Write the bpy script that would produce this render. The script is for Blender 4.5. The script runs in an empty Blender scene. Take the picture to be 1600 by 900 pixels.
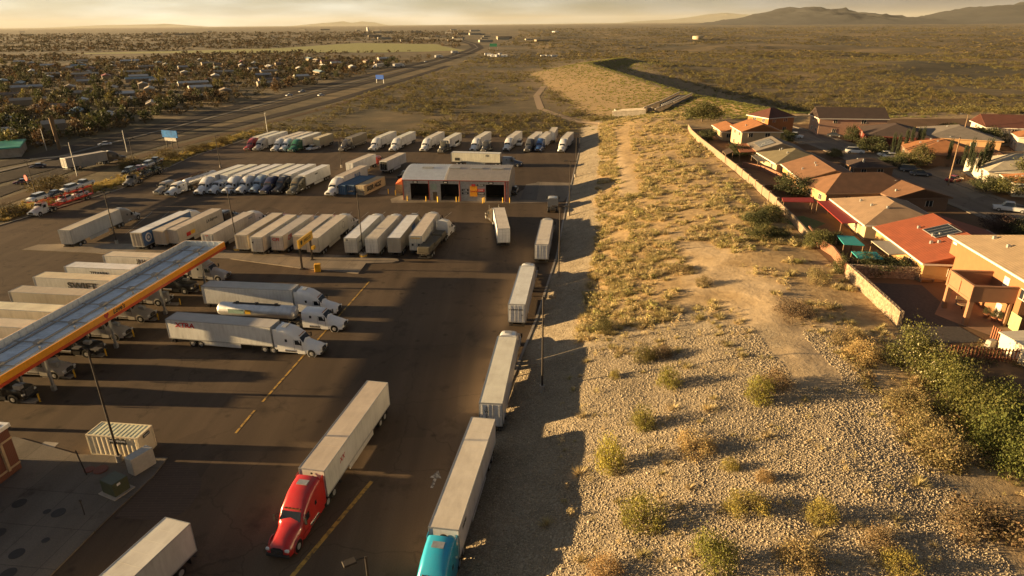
import bpy, math, random
import numpy as np
from mathutils import Vector, Matrix
random.seed(7); rng = np.random.default_rng(11)
S = bpy.context.scene
C = S.collection
R = math.radians

# ------------------------------------------------------------------ camera, sky, sun, exposure
FPX = 1000.0; CAM_H = 42.5
_p = math.atan((450-37)/FPX); _r = R(.46)
_cp, _sp, _c, _s = math.cos(_p), math.sin(_p), math.cos(_r), math.sin(_r)
FWD = Vector((0, _cp, -_sp)); UP = Vector((_s, _c*_sp, _c*_cp)); RT = Vector((_c, -_s*_sp, -_s*_cp))
cam_d = bpy.data.cameras.new('camera'); cam = bpy.data.objects.new('camera', cam_d); C.objects.link(cam)
M = Matrix((RT, UP, -FWD)).transposed().to_4x4(); M.translation = (0, 0, CAM_H)
cam.matrix_world = M
cam_d.sensor_width = 36; cam_d.lens = 36*FPX/1600; cam_d.clip_start = .5; cam_d.clip_end = 120000
S.camera = cam

SUN_EL, SUN_AZ = R(7.2), R(-86.5)          # azimuth from +Y, clockwise positive
sd = Vector((math.sin(SUN_AZ)*math.cos(SUN_EL), math.cos(SUN_AZ)*math.cos(SUN_EL), math.sin(SUN_EL)))
W = bpy.data.worlds.new('World'); S.world = W; W.use_nodes = True
wt = W.node_tree; wn = wt.nodes; wl = wt.links; wn.clear()
wo = wn.new('ShaderNodeOutputWorld'); bg = wn.new('ShaderNodeBackground')
sky = wn.new('ShaderNodeTexSky'); sky.sky_type = 'NISHITA'; sky.sun_disc = False
sky.sun_elevation = SUN_EL; sky.sun_rotation = SUN_AZ % (2*math.pi); sky.dust_density = 3.0; sky.altitude = 1200
tc = wn.new('ShaderNodeTexCoord')
mp = wn.new('ShaderNodeMapping'); mp.inputs['Scale'].default_value = (2.2, 2.2, 14.0)
nz = wn.new('ShaderNodeTexNoise'); nz.inputs['Scale'].default_value = 1.6; nz.inputs['Detail'].default_value = 9; nz.inputs['Roughness'].default_value = .55
rp = wn.new('ShaderNodeValToRGB'); rp.color_ramp.elements[0].position = .36; rp.color_ramp.elements[1].position = .60
# cloud brightness falls away from the sunny side
dt = wn.new('ShaderNodeVectorMath'); dt.operation = 'DOT_PRODUCT'; dt.inputs[1].default_value = (sd.x, sd.y, 0)
cr = wn.new('ShaderNodeMapRange'); cr.inputs['From Min'].default_value = -.45; cr.inputs['From Max'].default_value = .5
cmix = wn.new('ShaderNodeMix'); cmix.data_type = 'RGBA'
cmix.inputs['A'].default_value = (1.35, 1.33, 1.28, 1); cmix.inputs['B'].default_value = (6.4, 6.2, 5.1, 1)
nz2 = wn.new('ShaderNodeTexNoise'); nz2.inputs['Scale'].default_value = 3.1; nz2.inputs['Detail'].default_value = 8
mr2 = wn.new('ShaderNodeMapRange'); mr2.inputs['From Min'].default_value = .3; mr2.inputs['From Max'].default_value = .7
mr2.inputs['To Min'].default_value = .62; mr2.inputs['To Max'].default_value = 1.2
cmul = wn.new('ShaderNodeVectorMath'); cmul.operation = 'SCALE'
smix = wn.new('ShaderNodeMix'); smix.data_type = 'RGBA'
crange = wn.new('ShaderNodeMapRange'); crange.inputs['To Min'].default_value = .35; crange.inputs['To Max'].default_value = .93
wl.new(tc.outputs['Generated'], mp.inputs['Vector']); wl.new(mp.outputs[0], nz.inputs['Vector']); wl.new(mp.outputs[0], nz2.inputs['Vector'])
wl.new(nz.outputs['Fac'], rp.inputs['Fac']); wl.new(rp.outputs['Color'], crange.inputs['Value'])
wl.new(tc.outputs['Generated'], dt.inputs[0]); wl.new(dt.outputs['Value'], cr.inputs['Value']); wl.new(cr.outputs[0], cmix.inputs['Factor'])
wl.new(nz2.outputs['Fac'], mr2.inputs['Value']); wl.new(cmix.outputs['Result'], cmul.inputs[0]); wl.new(mr2.outputs[0], cmul.inputs['Scale'])
wl.new(crange.outputs[0], smix.inputs['Factor']); wl.new(sky.outputs[0], smix.inputs['A']); wl.new(cmul.outputs[0], smix.inputs['B'])
# cloud deck: bright low on the horizon, heavier overhead
sx = wn.new('ShaderNodeSeparateXYZ'); hr_ = wn.new('ShaderNodeMapRange'); hr_.inputs['From Min'].default_value = .02; hr_.inputs['From Max'].default_value = .30; hr_.inputs['To Min'].default_value = 1.0; hr_.inputs['To Max'].default_value = .34
sc_ = wn.new('ShaderNodeVectorMath'); sc_.operation = 'SCALE'
wl.new(tc.outputs['Generated'], sx.inputs[0]); wl.new(sx.outputs['Z'], hr_.inputs['Value']); wl.new(smix.outputs['Result'], sc_.inputs[0]); wl.new(hr_.outputs[0], sc_.inputs['Scale'])
zt = wn.new('ShaderNodeMix'); zt.data_type = 'RGBA'; zt.blend_type = 'MULTIPLY'; zf_ = wn.new('ShaderNodeMapRange'); zf_.inputs['From Min'].default_value = .04; zf_.inputs['From Max'].default_value = .45
wl.new(sx.outputs['Z'], zf_.inputs['Value']); wl.new(zf_.outputs[0], zt.inputs['Factor']); wl.new(sc_.outputs[0], zt.inputs['A']); zt.inputs['B'].default_value = (1.0, 1.08, 1.38, 1)
wl.new(zt.outputs['Result'], bg.inputs['Color']); bg.inputs['Strength'].default_value = .043
wl.new(bg.outputs[0], wo.inputs[0])

sl = bpy.data.lights.new('sun', 'SUN'); sl.energy = 5.0; sl.angle = R(.6); sl.color = (1, .68, .32)
so = bpy.data.objects.new('sun', sl); C.objects.link(so); so.rotation_euler = sd.to_track_quat('Z', 'Y').to_euler(); so.location = (-200, 0, 200)

vs = S.view_settings; vs.view_transform = 'Standard'; vs.look = 'None'; vs.gamma = 1; vs.use_curve_mapping = False; vs.exposure = 1.82
S.cycles.volume_bounces = 0; S.cycles.max_bounces = 5

def at(px, py, z=0.0):
    """where the sight line through a photo pixel meets height z"""
    a = (px-800)/FPX; b = -(py-450)/FPX
    d = FWD + RT*a + UP*b
    t = (z-CAM_H)/d.z
    return Vector((t*d.x, t*d.y, z))
def hd(x0, y0, x1, y1): return math.degrees(math.atan2(x1-x0, y1-y0))

# ------------------------------------------------------------------ mesh helpers
class MB:
    def __init__(s): s.v = []; s.f = []; s.m = []; s.sm = []
    def add(s, vs, fs, m=0, smooth=False):
        o = len(s.v); s.v += [tuple(v) for v in vs]
        for f in fs: s.f.append(tuple(o+i for i in f)); s.m.append(m); s.sm.append(smooth)
        return s
    def box(s, cx, cy, cz, sx, sy, sz, m=0, rz=0, top=1.0):
        c, n = math.cos(rz), math.sin(rz); vs = []
        for z in (-.5, .5):
            k = top if z > 0 else 1
            for x, y in ((-.5, -.5), (.5, -.5), (.5, .5), (-.5, .5)):
                X, Y = x*sx*k, y*sy*k
                vs.append((cx+X*c-Y*n, cy+X*n+Y*c, cz+z*sz))
        return s.add(vs, [(3, 2, 1, 0), (4, 5, 6, 7), (0, 1, 5, 4), (1, 2, 6, 5), (2, 3, 7, 6), (3, 0, 4, 7)], m)
    def bar(s, a, b, w, h=None, m=0):
        a, b = Vector(a), Vector(b); h = h or w; d = (b-a)
        if d.length < 1e-6: return s
        d.normalize(); u = d.cross(Vector((0, 0, 1)))
        if u.length < .05: u = Vector((1, 0, 0))
        u.normalize(); t = u.cross(d)
        vs = [p+u*(i*w/2)+t*(j*h/2) for p in (a, b) for i, j in ((-1, -1), (1, -1), (1, 1), (-1, 1))]
        return s.add(vs, [(0, 1, 2, 3), (7, 6, 5, 4), (4, 5, 1, 0), (5, 6, 2, 1), (6, 7, 3, 2), (7, 4, 0, 3)], m)
    def cyl(s, a, b, r0, r1=None, n=10, m=0, smooth=True, cap=True):
        a, b = Vector(a), Vector(b); r1 = r0 if r1 is None else r1; d = (b-a).normalized()
        u = d.cross(Vector((0, 0, 1)));  u = Vector((1, 0, 0)) if u.length < .05 else u.normalized()
        t = u.cross(d); vs = []
        for p, r in ((a, r0), (b, r1)):
            for i in range(n):
                q = 2*math.pi*i/n; vs.append(p+u*math.cos(q)*r+t*math.sin(q)*r)
        s.add(vs, [(i, n+i, n+(i+1) % n, (i+1) % n) for i in range(n)], m, smooth)
        if cap: s.add(vs[:n], [tuple(range(n))], m); s.add(vs[n:], [tuple(reversed(range(n)))], m)
        return s
    def loft(s, rings, m=0, smooth=True, caps=True):
        n = len(rings[0]); vs = [p for r in rings for p in r]; fs = []
        for k in range(len(rings)-1):
            for i in range(n-1): fs.append((k*n+i, k*n+i+1, (k+1)*n+i+1, (k+1)*n+i))
        s.add(vs, fs, m, smooth)
        if caps: s.add(rings[0], [tuple(reversed(range(n)))], m); s.add(rings[-1], [tuple(range(n))], m)
        return s
    def mesh(s, name, mats):
        me = bpy.data.meshes.new(name); me.from_pydata(s.v, [], s.f)
        for m in (mats if isinstance(mats, (list, tuple)) else [mats]): me.materials.append(m)
        me.polygons.foreach_set('material_index', s.m); me.polygons.foreach_set('use_smooth', s.sm)
        me.update(); return me
def bevel(me, w=.03, seg=2):
    import bmesh
    bm = bmesh.new(); bm.from_mesh(me); bmesh.ops.remove_doubles(bm, verts=bm.verts, dist=1e-5)
    bmesh.ops.recalc_face_normals(bm, faces=bm.faces)
    es = [e for e in bm.edges if len(e.link_faces) == 2 and e.calc_face_angle(0) > .6]
    bmesh.ops.bevel(bm, geom=es, offset=w, segments=seg, affect='EDGES', profile=.5)
    bm.to_mesh(me); bm.free(); return me
def raw_mesh(name, V, F, mat, col=None, nper=3, smooth=False):
    """numpy verts / faces (constant vertex count per face) -> mesh"""
    me = bpy.data.meshes.new(name); V = np.asarray(V, np.float32); F = np.asarray(F, np.int32)
    me.vertices.add(len(V)); me.vertices.foreach_set('co', V.ravel())
    me.loops.add(F.size); me.loops.foreach_set('vertex_index', F.ravel())
    me.polygons.add(len(F)); me.polygons.foreach_set('loop_start', np.arange(len(F), dtype=np.int32)*nper)
    me.polygons.foreach_set('loop_total', np.full(len(F), nper, np.int32))
    if smooth: me.polygons.foreach_set('use_smooth', np.ones(len(F), bool))
    if col is not None:
        a = me.color_attributes.new('tint', 'FLOAT_COLOR', 'POINT'); a.data.foreach_set('color', np.asarray(col, np.float32).ravel())
    me.materials.append(mat); me.update(calc_edges=True); return me
def obj(name, me, parent=None, loc=(0, 0, 0), rz=0, color=None):
    o = bpy.data.objects.new(name, me); C.objects.link(o); o.location = loc; o.rotation_euler = (0, 0, rz)
    if parent: o.parent = parent
    if color: o.color = (*color, 1)
    return o
def tag(o, label=None, cat=None, group=None, kind=None):
    if label: o['label'] = label
    if cat: o['category'] = cat
    if group: o['group'] = group
    if kind: o['kind'] = kind
    return o
def empty(name, loc, heading=0, label=None, cat=None, group=None):
    """Empty at a thing's base; heading in degrees clockwise from north (+Y)"""
    o = bpy.data.objects.new(name, None); C.objects.link(o); o.location = loc; o.rotation_euler = (0, 0, -R(heading)); o.empty_display_size = .5
    return tag(o, label, cat, group)
CACHE = {}
def cached(key, fn):
    if key not in CACHE: CACHE[key] = fn()
    return CACHE[key]

# ------------------------------------------------------------------ materials
def nodes(name):
    m = bpy.data.materials.new(name); m.use_nodes = True; nt = m.node_tree
    return m, nt, nt.nodes['Principled BSDF']
def N(nt, t, **kw):
    n = nt.nodes.new(t)
    for k, v in kw.items(): setattr(n, k, v)
    return n
def noise(nt, scale, detail=4, coord='Object', rough=.55, vec=None):
    n = N(nt, 'ShaderNodeTexNoise'); n.inputs['Scale'].default_value = scale; n.inputs['Detail'].default_value = detail; n.inputs['Roughness'].default_value = rough
    if vec is None:
        t = N(nt, 'ShaderNodeTexCoord'); vec = t.outputs[coord]
    nt.links.new(vec, n.inputs['Vector']); return n
def ramp(nt, src, stops):
    r = N(nt, 'ShaderNodeValToRGB'); e = r.color_ramp.elements
    e[0].position, e[0].color = stops[0][0], (*stops[0][1], 1); e[1].position, e[1].color = stops[-1][0], (*stops[-1][1], 1)
    for p, c in stops[1:-1]: k = e.new(p); k.color = (*c, 1)
    nt.links.new(src, r.inputs['Fac']); return r
def mix(nt, fac, a, b, blend='MIX'):
    m = N(nt, 'ShaderNodeMix', data_type='RGBA', blend_type=blend)
    for k, v in (('Factor', fac), ('A', a), ('B', b)):
        if isinstance(v, (int, float)): m.inputs[k].default_value = v
        elif isinstance(v, tuple): m.inputs[k].default_value = (*v, 1)
        else: nt.links.new(v, m.inputs[k])
    return m.outputs['Result']
def bump(nt, b, src, strength=.3, dist=.05):
    n = N(nt, 'ShaderNodeBump'); n.inputs['Strength'].default_value = strength; n.inputs['Distance'].default_value = dist
    nt.links.new(src, n.inputs['Height']); nt.links.new(n.outputs[0], b.inputs['Normal'])
def simple(name, c, rough=.6, metal=0, var=.12, scale=3.0, bmp=0):
    m, nt, b = nodes(name); n = noise(nt, scale, 5)
    r = ramp(nt, n.outputs['Fac'], [(.3, tuple(x*(1-var) for x in c)), (.7, tuple(min(1, x*(1+var)) for x in c))])
    nt.links.new(r.outputs[0], b.inputs['Base Color']); b.inputs['Roughness'].default_value = rough; b.inputs['Metallic'].default_value = metal
    if bmp: bump(nt, b, n.outputs['Fac'], bmp)
    return m
def paint_mat(name, rough=.35, grime=(.20, .18, .15), amount=.5, streak=True, coat=0, rivet=False):
    """object-colour paint with road grime: streaks down the sides and patches"""
    m, nt, b = nodes(name); oi = N(nt, 'ShaderNodeObjectInfo'); t = N(nt, 'ShaderNodeTexCoord')
    ad = N(nt, 'ShaderNodeVectorMath', operation='ADD'); sc = N(nt, 'ShaderNodeVectorMath', operation='SCALE'); cb = N(nt, 'ShaderNodeCombineXYZ')
    for k in range(3): nt.links.new(oi.outputs['Random'], cb.inputs[k])
    nt.links.new(cb.outputs[0], sc.inputs[0]); sc.inputs['Scale'].default_value = 57
    nt.links.new(t.outputs['Object'], ad.inputs[0]); nt.links.new(sc.outputs[0], ad.inputs[1])
    mpg = N(nt, 'ShaderNodeMapping'); mpg.inputs['Scale'].default_value = (1.6, 1.6, .22) if streak else (1, .35, 1); nt.links.new(ad.outputs[0], mpg.inputs['Vector'])
    n1 = noise(nt, 1.6, 7, vec=mpg.outputs[0], rough=.65); n2 = noise(nt, .35, 4, vec=ad.outputs[0])
    mu = N(nt, 'ShaderNodeMath', operation='MULTIPLY'); nt.links.new(n1.outputs['Fac'], mu.inputs[0]); nt.links.new(n2.outputs['Fac'], mu.inputs[1])
    rr = N(nt, 'ShaderNodeMapRange'); rr.inputs['From Min'].default_value = .12; rr.inputs['From Max'].default_value = .42; rr.inputs['To Max'].default_value = amount
    nt.links.new(mu.outputs[0], rr.inputs['Value'])
    c = mix(nt, rr.outputs[0], oi.outputs['Color'], mix(nt, .5, oi.outputs['Color'], grime))
    nt.links.new(c, b.inputs['Base Color']); b.inputs['Roughness'].default_value = rough
    if coat: b.inputs['Coat Weight'].default_value = coat; b.inputs['Coat Roughness'].default_value = .08
    if rivet:
        w = N(nt, 'ShaderNodeTexWave', bands_direction='Y'); w.inputs['Scale'].default_value = 1.3; nt.links.new(t.outputs['Object'], w.inputs['Vector'])
        bump(nt, b, w.outputs['Fac'], .22, .02)
    return m
MT = {}
MT['trailer'] = paint_mat('trailer_side_paint', .42, (.17, .15, .12), amount=.85, rivet=True)
MT['roof'] = paint_mat('trailer_roof_paint', .55, (.26, .2, .14), amount=.7, streak=False)
MT['cab'] = paint_mat('cab_paint', .28, amount=.3, coat=.6)
MT['carpaint'] = paint_mat('car_paint', .25, amount=.2, coat=.8)
MT['matte'] = paint_mat('matte_paint', .8, amount=.6, streak=False)
MT['glass'] = simple('dark_glass', (.02, .025, .03), .08, 0, .1)
MT['black'] = simple('black_rubber', (.018, .017, .016), .85)
MT['frame'] = simple('dark_chassis', (.03, .027, .024), .7)
MT['chrome'] = simple('chrome', (.55, .54, .52), .25, .9)
MT['galv'] = simple('galvanised_steel', (.42, .42, .41), .5, .5)
MT['alu'] = simple('aluminium', (.62, .62, .62), .38, .6, .15, 1.0)
MT['rim'] = simple('wheel_rim', (.5, .49, .47), .4, .5)
MT['lamp'] = simple('headlight_lens', (.75, .75, .7), .1)
MT['red'] = simple('red_paint', (.55, .03, .02), .4)
MT['orange'] = simple('orange_fascia', (.85, .36, .02), .45, 0, .1)
MT['yellow'] = simple('yellow_paint', (.75, .45, .03), .5)
MT['signyellow'] = simple('sign_yellow', (.80, .47, .04), .4)
MT['blacktxt'] = simple('black_lettering', (.02, .02, .02), .5)
MT['redtxt'] = simple('red_lettering', (.5, .02, .02), .5)
MT['bluetxt'] = simple('blue_lettering', (.03, .12, .35), .5)
MT['whitetxt'] = simple('white_lettering', (.8, .8, .8), .5)
MT['white'] = simple('white_paint', (.78, .76, .72), .5)
MT['dark'] = simple('painted_interior_shade', (.006, .005, .005), .95)  # near-black colour paints the shade inside wash bays and the open trailer
MT['concrete'] = simple('concrete', (.34, .30, .25), .9, 0, .2, .6, .1)
MT['pole'] = simple('bronze_pole', (.030, .022, .017), .8)
MT['wood'] = simple('weathered_wood', (.22, .14, .08), .85, 0, .3, 4)
MT['trunk'] = simple('bark', (.12, .085, .055), .95, 0, .3, 6)
MT['teal'] = simple('teal_cloth', (.03, .30, .30), .8)

def ground_sheet_mat(name, base, patch, stain, crack=True, rough=.9, s=1.0, seams=False):
    m, nt, b = nodes(name); t = N(nt, 'ShaderNodeTexCoord'); v = t.outputs['Object']
    big = noise(nt, .028*s, 6, vec=v); mid = noise(nt, .22*s, 6, vec=v, rough=.65); fine = noise(nt, 9*s, 3, vec=v)
    c = ramp(nt, big.outputs['Fac'], [(.35, base), (.62, patch)]).outputs[0]
    st = ramp(nt, mid.outputs['Fac'], [(.56, (0, 0, 0)), (.75, (1, 1, 1))]).outputs[0]
    c = mix(nt, st, c, stain)
    f = ramp(nt, fine.outputs['Fac'], [(.2, (.78, .78, .78)), (.8, (1.2, 1.2, 1.2))]).outputs[0]
    c = mix(nt, 1.0, c, f, 'MULTIPLY')
    # tyre-worn bands along the lanes
    mpg = N(nt, 'ShaderNodeMapping'); mpg.inputs['Rotation'].default_value = (0, 0, R(8)); mpg.inputs['Scale'].default_value = (.32, .012, 1); nt.links.new(v, mpg.inputs['Vector'])
    tr = noise(nt, 1.0, 4, vec=mpg.outputs[0]); tr2 = ramp(nt, tr.outputs['Fac'], [(.35, (.80, .79, .78)), (.7, (1.14, 1.13, 1.12))]).outputs[0]
    c = mix(nt, .9, c, tr2, 'MULTIPLY')
    if crack:
        vd = N(nt, 'ShaderNodeTexVoronoi'); vd.inputs['Scale'].default_value = .33; nt.links.new(v, vd.inputs['Vector'])      # oil drips
        c = mix(nt, ramp(nt, vd.outputs['Distance'], [(.05, (.75, .75, .75)), (.16, (0, 0, 0))]).outputs[0], c, tuple(x*.45 for x in base))
        vp = N(nt, 'ShaderNodeTexVoronoi', distance='CHEBYCHEV'); vp.inputs['Scale'].default_value = .045; nt.links.new(v, vp.inputs['Vector'])     # repair patches
        sv = N(nt, 'ShaderNodeSeparateColor'); nt.links.new(vp.outputs['Color'], sv.inputs[0])
        c = mix(nt, 1.0, c, ramp(nt, sv.outputs[0], [(.0, (.80, .80, .82)), (.25, (1, 1, 1)), (.8, (1, 1, 1)), (1, (1.18, 1.14, 1.10))]).outputs[0], 'MULTIPLY')
        vo = N(nt, 'ShaderNodeTexVoronoi', feature='DISTANCE_TO_EDGE'); vo.inputs['Scale'].default_value = .085
        nw = noise(nt, .5, 3, vec=v); a = N(nt, 'ShaderNodeVectorMath', operation='ADD'); nt.links.new(v, a.inputs[0])
        scn = N(nt, 'ShaderNodeVectorMath', operation='SCALE'); scn.inputs['Scale'].default_value = 1.6; nt.links.new(nw.outputs['Color'], scn.inputs[0]); nt.links.new(scn.outputs[0], a.inputs[1])
        nt.links.new(a.outputs[0], vo.inputs['Vector'])
        k = ramp(nt, vo.outputs['Distance'], [(.002, (.55, .55, .55)), (.006, (0, 0, 0))]).outputs[0]
        c = mix(nt, k, c, tuple(x*.55 for x in base))
    if seams:
        br = N(nt, 'ShaderNodeTexBrick'); br.inputs['Scale'].default_value = 1; br.inputs['Brick Width'].default_value = 4.5; br.inputs['Row Height'].default_value = 4.5; br.offset = 0
        br.inputs['Mortar Size'].default_value = .035; br.inputs['Color1'].default_value = (1, 1, 1, 1); br.inputs['Color2'].default_value = (.93, .93, .93, 1); br.inputs['Mortar'].default_value = (.6, .6, .6, 1)
        mp2 = N(nt, 'ShaderNodeMapping'); mp2.inputs['Rotation'].default_value = (0, 0, R(7)); nt.links.new(v, mp2.inputs['Vector']); nt.links.new(mp2.outputs[0], br.inputs['Vector'])
        c = mix(nt, 1.0, c, br.outputs['Color'], 'MULTIPLY')
    nt.links.new(c, b.inputs['Base Color']); b.inputs['Roughness'].default_value = rough
    b.inputs['Specular IOR Level'].default_value = .15
    bump(nt, b, fine.outputs['Fac'], .25, .02); return m
MT['asphalt'] = ground_sheet_mat('lot_asphalt', (.094, .067, .045), (.125, .090, .060), (.052, .038, .027), rough=.82)
MT['asphalt_new'] = ground_sheet_mat('newer_asphalt', (.05, .042, .036), (.062, .05, .042), (.035, .03, .026))
MT['road'] = ground_sheet_mat('road_asphalt', (.050, .038, .029), (.062, .048, .037), (.034, .027, .021))
MT['pave'] = ground_sheet_mat('pavement_concrete', (.23, .19, .145), (.29, .24, .185), (.15, .12, .09), crack=False, seams=True)
MT['slab'] = ground_sheet_mat('forecourt_concrete', (.15, .13, .108), (.21, .185, .155), (.075, .062, .05), crack=False, seams=True)
MT['street'] = ground_sheet_mat('street_asphalt', (.19, .15, .115), (.23, .185, .14), (.13, .105, .08))
MT['yard'] = ground_sheet_mat('yard_dirt', (.15, .09, .05), (.20, .125, .07), (.09, .06, .038), crack=False)
MT['verge'] = ground_sheet_mat('verge_dirt', (.11, .073, .040), (.15, .10, .055), (.07, .048, .03), crack=False)

# ------------------------------------------------------------------ terrain height and zones
CY = np.array([-200, 20, 51.3, 65, 89.8, 119.3, 157.8, 232.6, 270, 400]); CX = np.array([-34, -8, -3.7, -1.6, 3.7, 8.9, 13.9, 24.7, 29, 44])
DK = np.array([-5, 0, .9, 9, 14, 20, 27, 34, 41]); DZ = np.array([0, 0, .14, 2.65, 3.9, 5.15, 6.3, 7.2, 7.5])
def sstep(a, b, x): t = np.clip((x-a)/(b-a), 0, 1); return t*t*(3-2*t)
DAM = np.array([(137, 205), (108, 262), (88, 333), (68, 607), (117, 702)], float)
def seg_dist(x, y, P):
    best = np.full(np.shape(x), 1e9)
    for (ax, ay), (bx, by) in zip(P[:-1], P[1:]):
        dx, dy = bx-ax, by-ay; t = np.clip(((x-ax)*dx+(y-ay)*dy)/(dx*dx+dy*dy), 0, 1)
        best = np.minimum(best, np.hypot(x-ax-t*dx, y-ay-t*dy))
    return best
def vnoise(x, y, s, seed=0):
    x = np.asarray(x, float)/s; y = np.asarray(y, float)/s; xi = np.floor(x); yi = np.floor(y); fx = x-xi; fy = y-yi
    fx = fx*fx*(3-2*fx); fy = fy*fy*(3-2*fy)
    def h(a, b): v = np.sin(a*127.1+b*311.7+seed*74.7)*43758.5453; return v-np.floor(v)
    return (h(xi, yi)*(1-fx)+h(xi+1, yi)*fx)*(1-fy)+(h(xi, yi+1)*(1-fx)+h(xi+1, yi+1)*fx)*fy
def curb(y): return np.interp(y, CY, CX)
def h(x, y):
    x = np.asarray(x, float); y = np.asarray(y, float); d = x-curb(y)
    z = np.interp(d, DK, DZ)
    far = sstep(262, 330, y); z = z*(1-.8*far)
    rough = sstep(1, 12, d)*(1-sstep(36, 43, d)*(1-far))
    z = z + rough*((vnoise(x, y, 9, 1)-.5)*.7+(vnoise(x, y, 3, 2)-.5)*.25)
    # little terrace edge below the neighbourhood path
    dd = seg_dist(x, y, DAM); west = x < np.interp(y, [205, 262, 333, 607, 702], [137, 108, 88, 68, 117])
    dam = np.clip(np.where(west & (y > 240), (50-dd)/47, (30-dd)/27.5), 0, 1)*9.4
    z = np.where(y > 195, np.maximum(z, dam*sstep(200, 235, y)), z)
    und = sstep(330, 700, y)*sstep(-20, 120, x)
    z = z + und*((vnoise(x, y, 130, 3)-.5)*9+(vnoise(x, y, 40, 4)-.5)*3)*np.clip(1-dam/8, 0, 1)
    lf = sstep(-95, -130, x)*0
    return z
def hz(x, y): return float(h(x, y))
def ontp(px, py, zz=None, it=6):
    """meeting point of a photo sight line with the terrain"""
    z = 3.0 if zz is None else zz
    for _ in range(it*3):
        p = at(px, py, z); z = .5*z+.5*hz(p.x, p.y)
    p = at(px, py, z); return Vector((p.x, p.y, hz(p.x, p.y)))

def axis(lo, hi, step, g, end):
    a = list(np.arange(lo, hi+.01, step)); s = step
    while a[-1] < end: s *= g; a.append(a[-1]+s)
    return a
xs = axis(-60, 112, 1.0, 1.05, 52000); neg = [-60]; s_ = 1.0
while neg[-1] > -52000: s_ *= 1.05; neg.append(neg[-1]-s_)
xs = np.array(neg[:0:-1]+xs)
ys = np.array([-3000, -800, -200, -60, 0]+axis(20, 275, 1.0, 1.022, 55000))
X, Y = np.meshgrid(xs, ys); Z = h(X, Y)
far_hill = sstep(2500, 9000, Y)*sstep(300, 6000, X)*35*(vnoise(X, Y, 1500, 8))
Z = Z+far_hill
LOT = [at(-420, 470), at(0, 352), at(190, 295), at(300, 245), at(400, 213), at(560, 208.5), at(905, 209)] + [Vector((float(curb(y)), y, 0)) for y in (250, 232, 200, 158, 135, 119, 105, 90, 77, 65, 51, 35, 20, 0, -40)] + [Vector((-140, -40, 0))]
def inside(P, x, y):
    r = np.zeros(np.shape(x), bool); n = len(P)
    for i in range(n):
        ax, ay, bx, by = P[i][0], P[i][1], P[(i+1) % n][0], P[(i+1) % n][1]
        c = ((ay > y) != (by > y)) & (x < (bx-ax)*(y-ay)/((by-ay) or 1e-9)+ax); r ^= c
    return r
Z = np.where(inside(LOT, X, Y), -.06, Z)
Dc = X-curb(Y)
front = sstep(1.5, .2, Dc)
dirtc = sstep(40, 44, Dc+(vnoise(X, Y, 6, 15)-.5)*6)
gravel = (1-dirtc)*np.where((Dc > 0) & (Y < 300), 1.0, 0)*np.clip(np.maximum(sstep(10, 7, Dc+2*(vnoise(X, Y, 5, 5)-.5)*2), sstep(83, 74, Y+(vnoise(X, Y, 8, 6)-.5)*16+np.clip(Dc-30, 0, 40)*.9)), 0, 1)
sandp = [ontp(1085, 385), ontp(1130, 430), ontp(1180, 470), ontp(1225, 530), ontp(1275, 585)]
sandq = [ontp(950, 225), ontp(966, 262), ontp(985, 305)]
ds = seg_dist(X, Y, np.array([(p.x, p.y) for p in sandp]))
sand = .8*sstep(7.5, .5, ds+(vnoise(X, Y, 4, 9)-.5)*9+(vnoise(X, Y, 1.5, 19)-.5)*4)*(Y < 300)
sand = np.maximum(sand,   .55*sstep(3.5, 1.5, seg_dist(X, Y, np.array([(p.x, p.y) for p in sandq]))))
gravel = gravel*(1-sand)
gold = ((Dc > 6) & (Y < 290))*1.0
gx = seg_dist(X, Y, DAM); gold = np.maximum(gold, .55*sstep(80, 45, gx)*(X < 140)*(Y > 250))
FIELD = [at(90, 84), at(420, 76), at(560, 67), at(680, 69), at(725, 79), at(610, 81.5), at(420, 82.5)]
field = inside(FIELD, X, Y)*1.0
V = np.stack([X, Y, Z], -1).reshape(-1, 3); nx, ny = len(xs), len(ys)
idx = np.arange(nx*ny).reshape(ny, nx); F = np.stack([idx[:-1, :-1], idx[:-1, 1:], idx[1:, 1:], idx[1:, :-1]], -1).reshape(-1, 4)
col = np.stack([gravel, gold, sand, field], -1).reshape(-1, 4)
gm, nt, b = nodes('desert_ground'); v = N(nt, 'ShaderNodeTexCoord').outputs['Object']
at_ = N(nt, 'ShaderNodeAttribute', attribute_name='tint'); sp = N(nt, 'ShaderNodeSeparateColor'); nt.links.new(at_.outputs['Color'], sp.inputs[0])
n0 = noise(nt, .006, 8, vec=v, rough=.6); n1 = noise(nt, .06, 8, vec=v, rough=.65); n2 = noise(nt, .8, 6, vec=v, rough=.7)
desert = ramp(nt, n1.outputs['Fac'], [(.33, (.070, .054, .019)), (.5, (.125, .090, .034)), (.68, (.21, .145, .064))]).outputs[0]
big = ramp(nt, n0.outputs['Fac'], [(.38, (.48, .50, .48)), (.5, (.85, .82, .75)), (.62, (1.3, 1.18, 1.05))]).outputs[0]
c = mix(nt, 1.0, desert, big, 'MULTIPLY')
goldc = ramp(nt, n2.outputs['Fac'], [(.3, (0.230, 0.148, 0.066)), (.5, (0.344, 0.234, 0.111)), (.68, (0.443, 0.312, 0.156))]).outputs[0]
c = mix(nt, sp.outputs[1], c, goldc)
sandc = ramp(nt, n2.outputs['Fac'], [(.3, (0.408, 0.297, 0.170)), (.7, (0.544, 0.416, 0.264))]).outputs[0]
c = mix(nt, sp.outputs[2], c, sandc)
vo = N(nt, 'ShaderNodeTexVoronoi'); vo.inputs['Scale'].default_value = 6.0; nt.links.new(v, vo.inputs['Vector'])
sc = N(nt, 'ShaderNodeSeparateColor'); nt.links.new(vo.outputs['Color'], sc.inputs[0])
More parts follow.
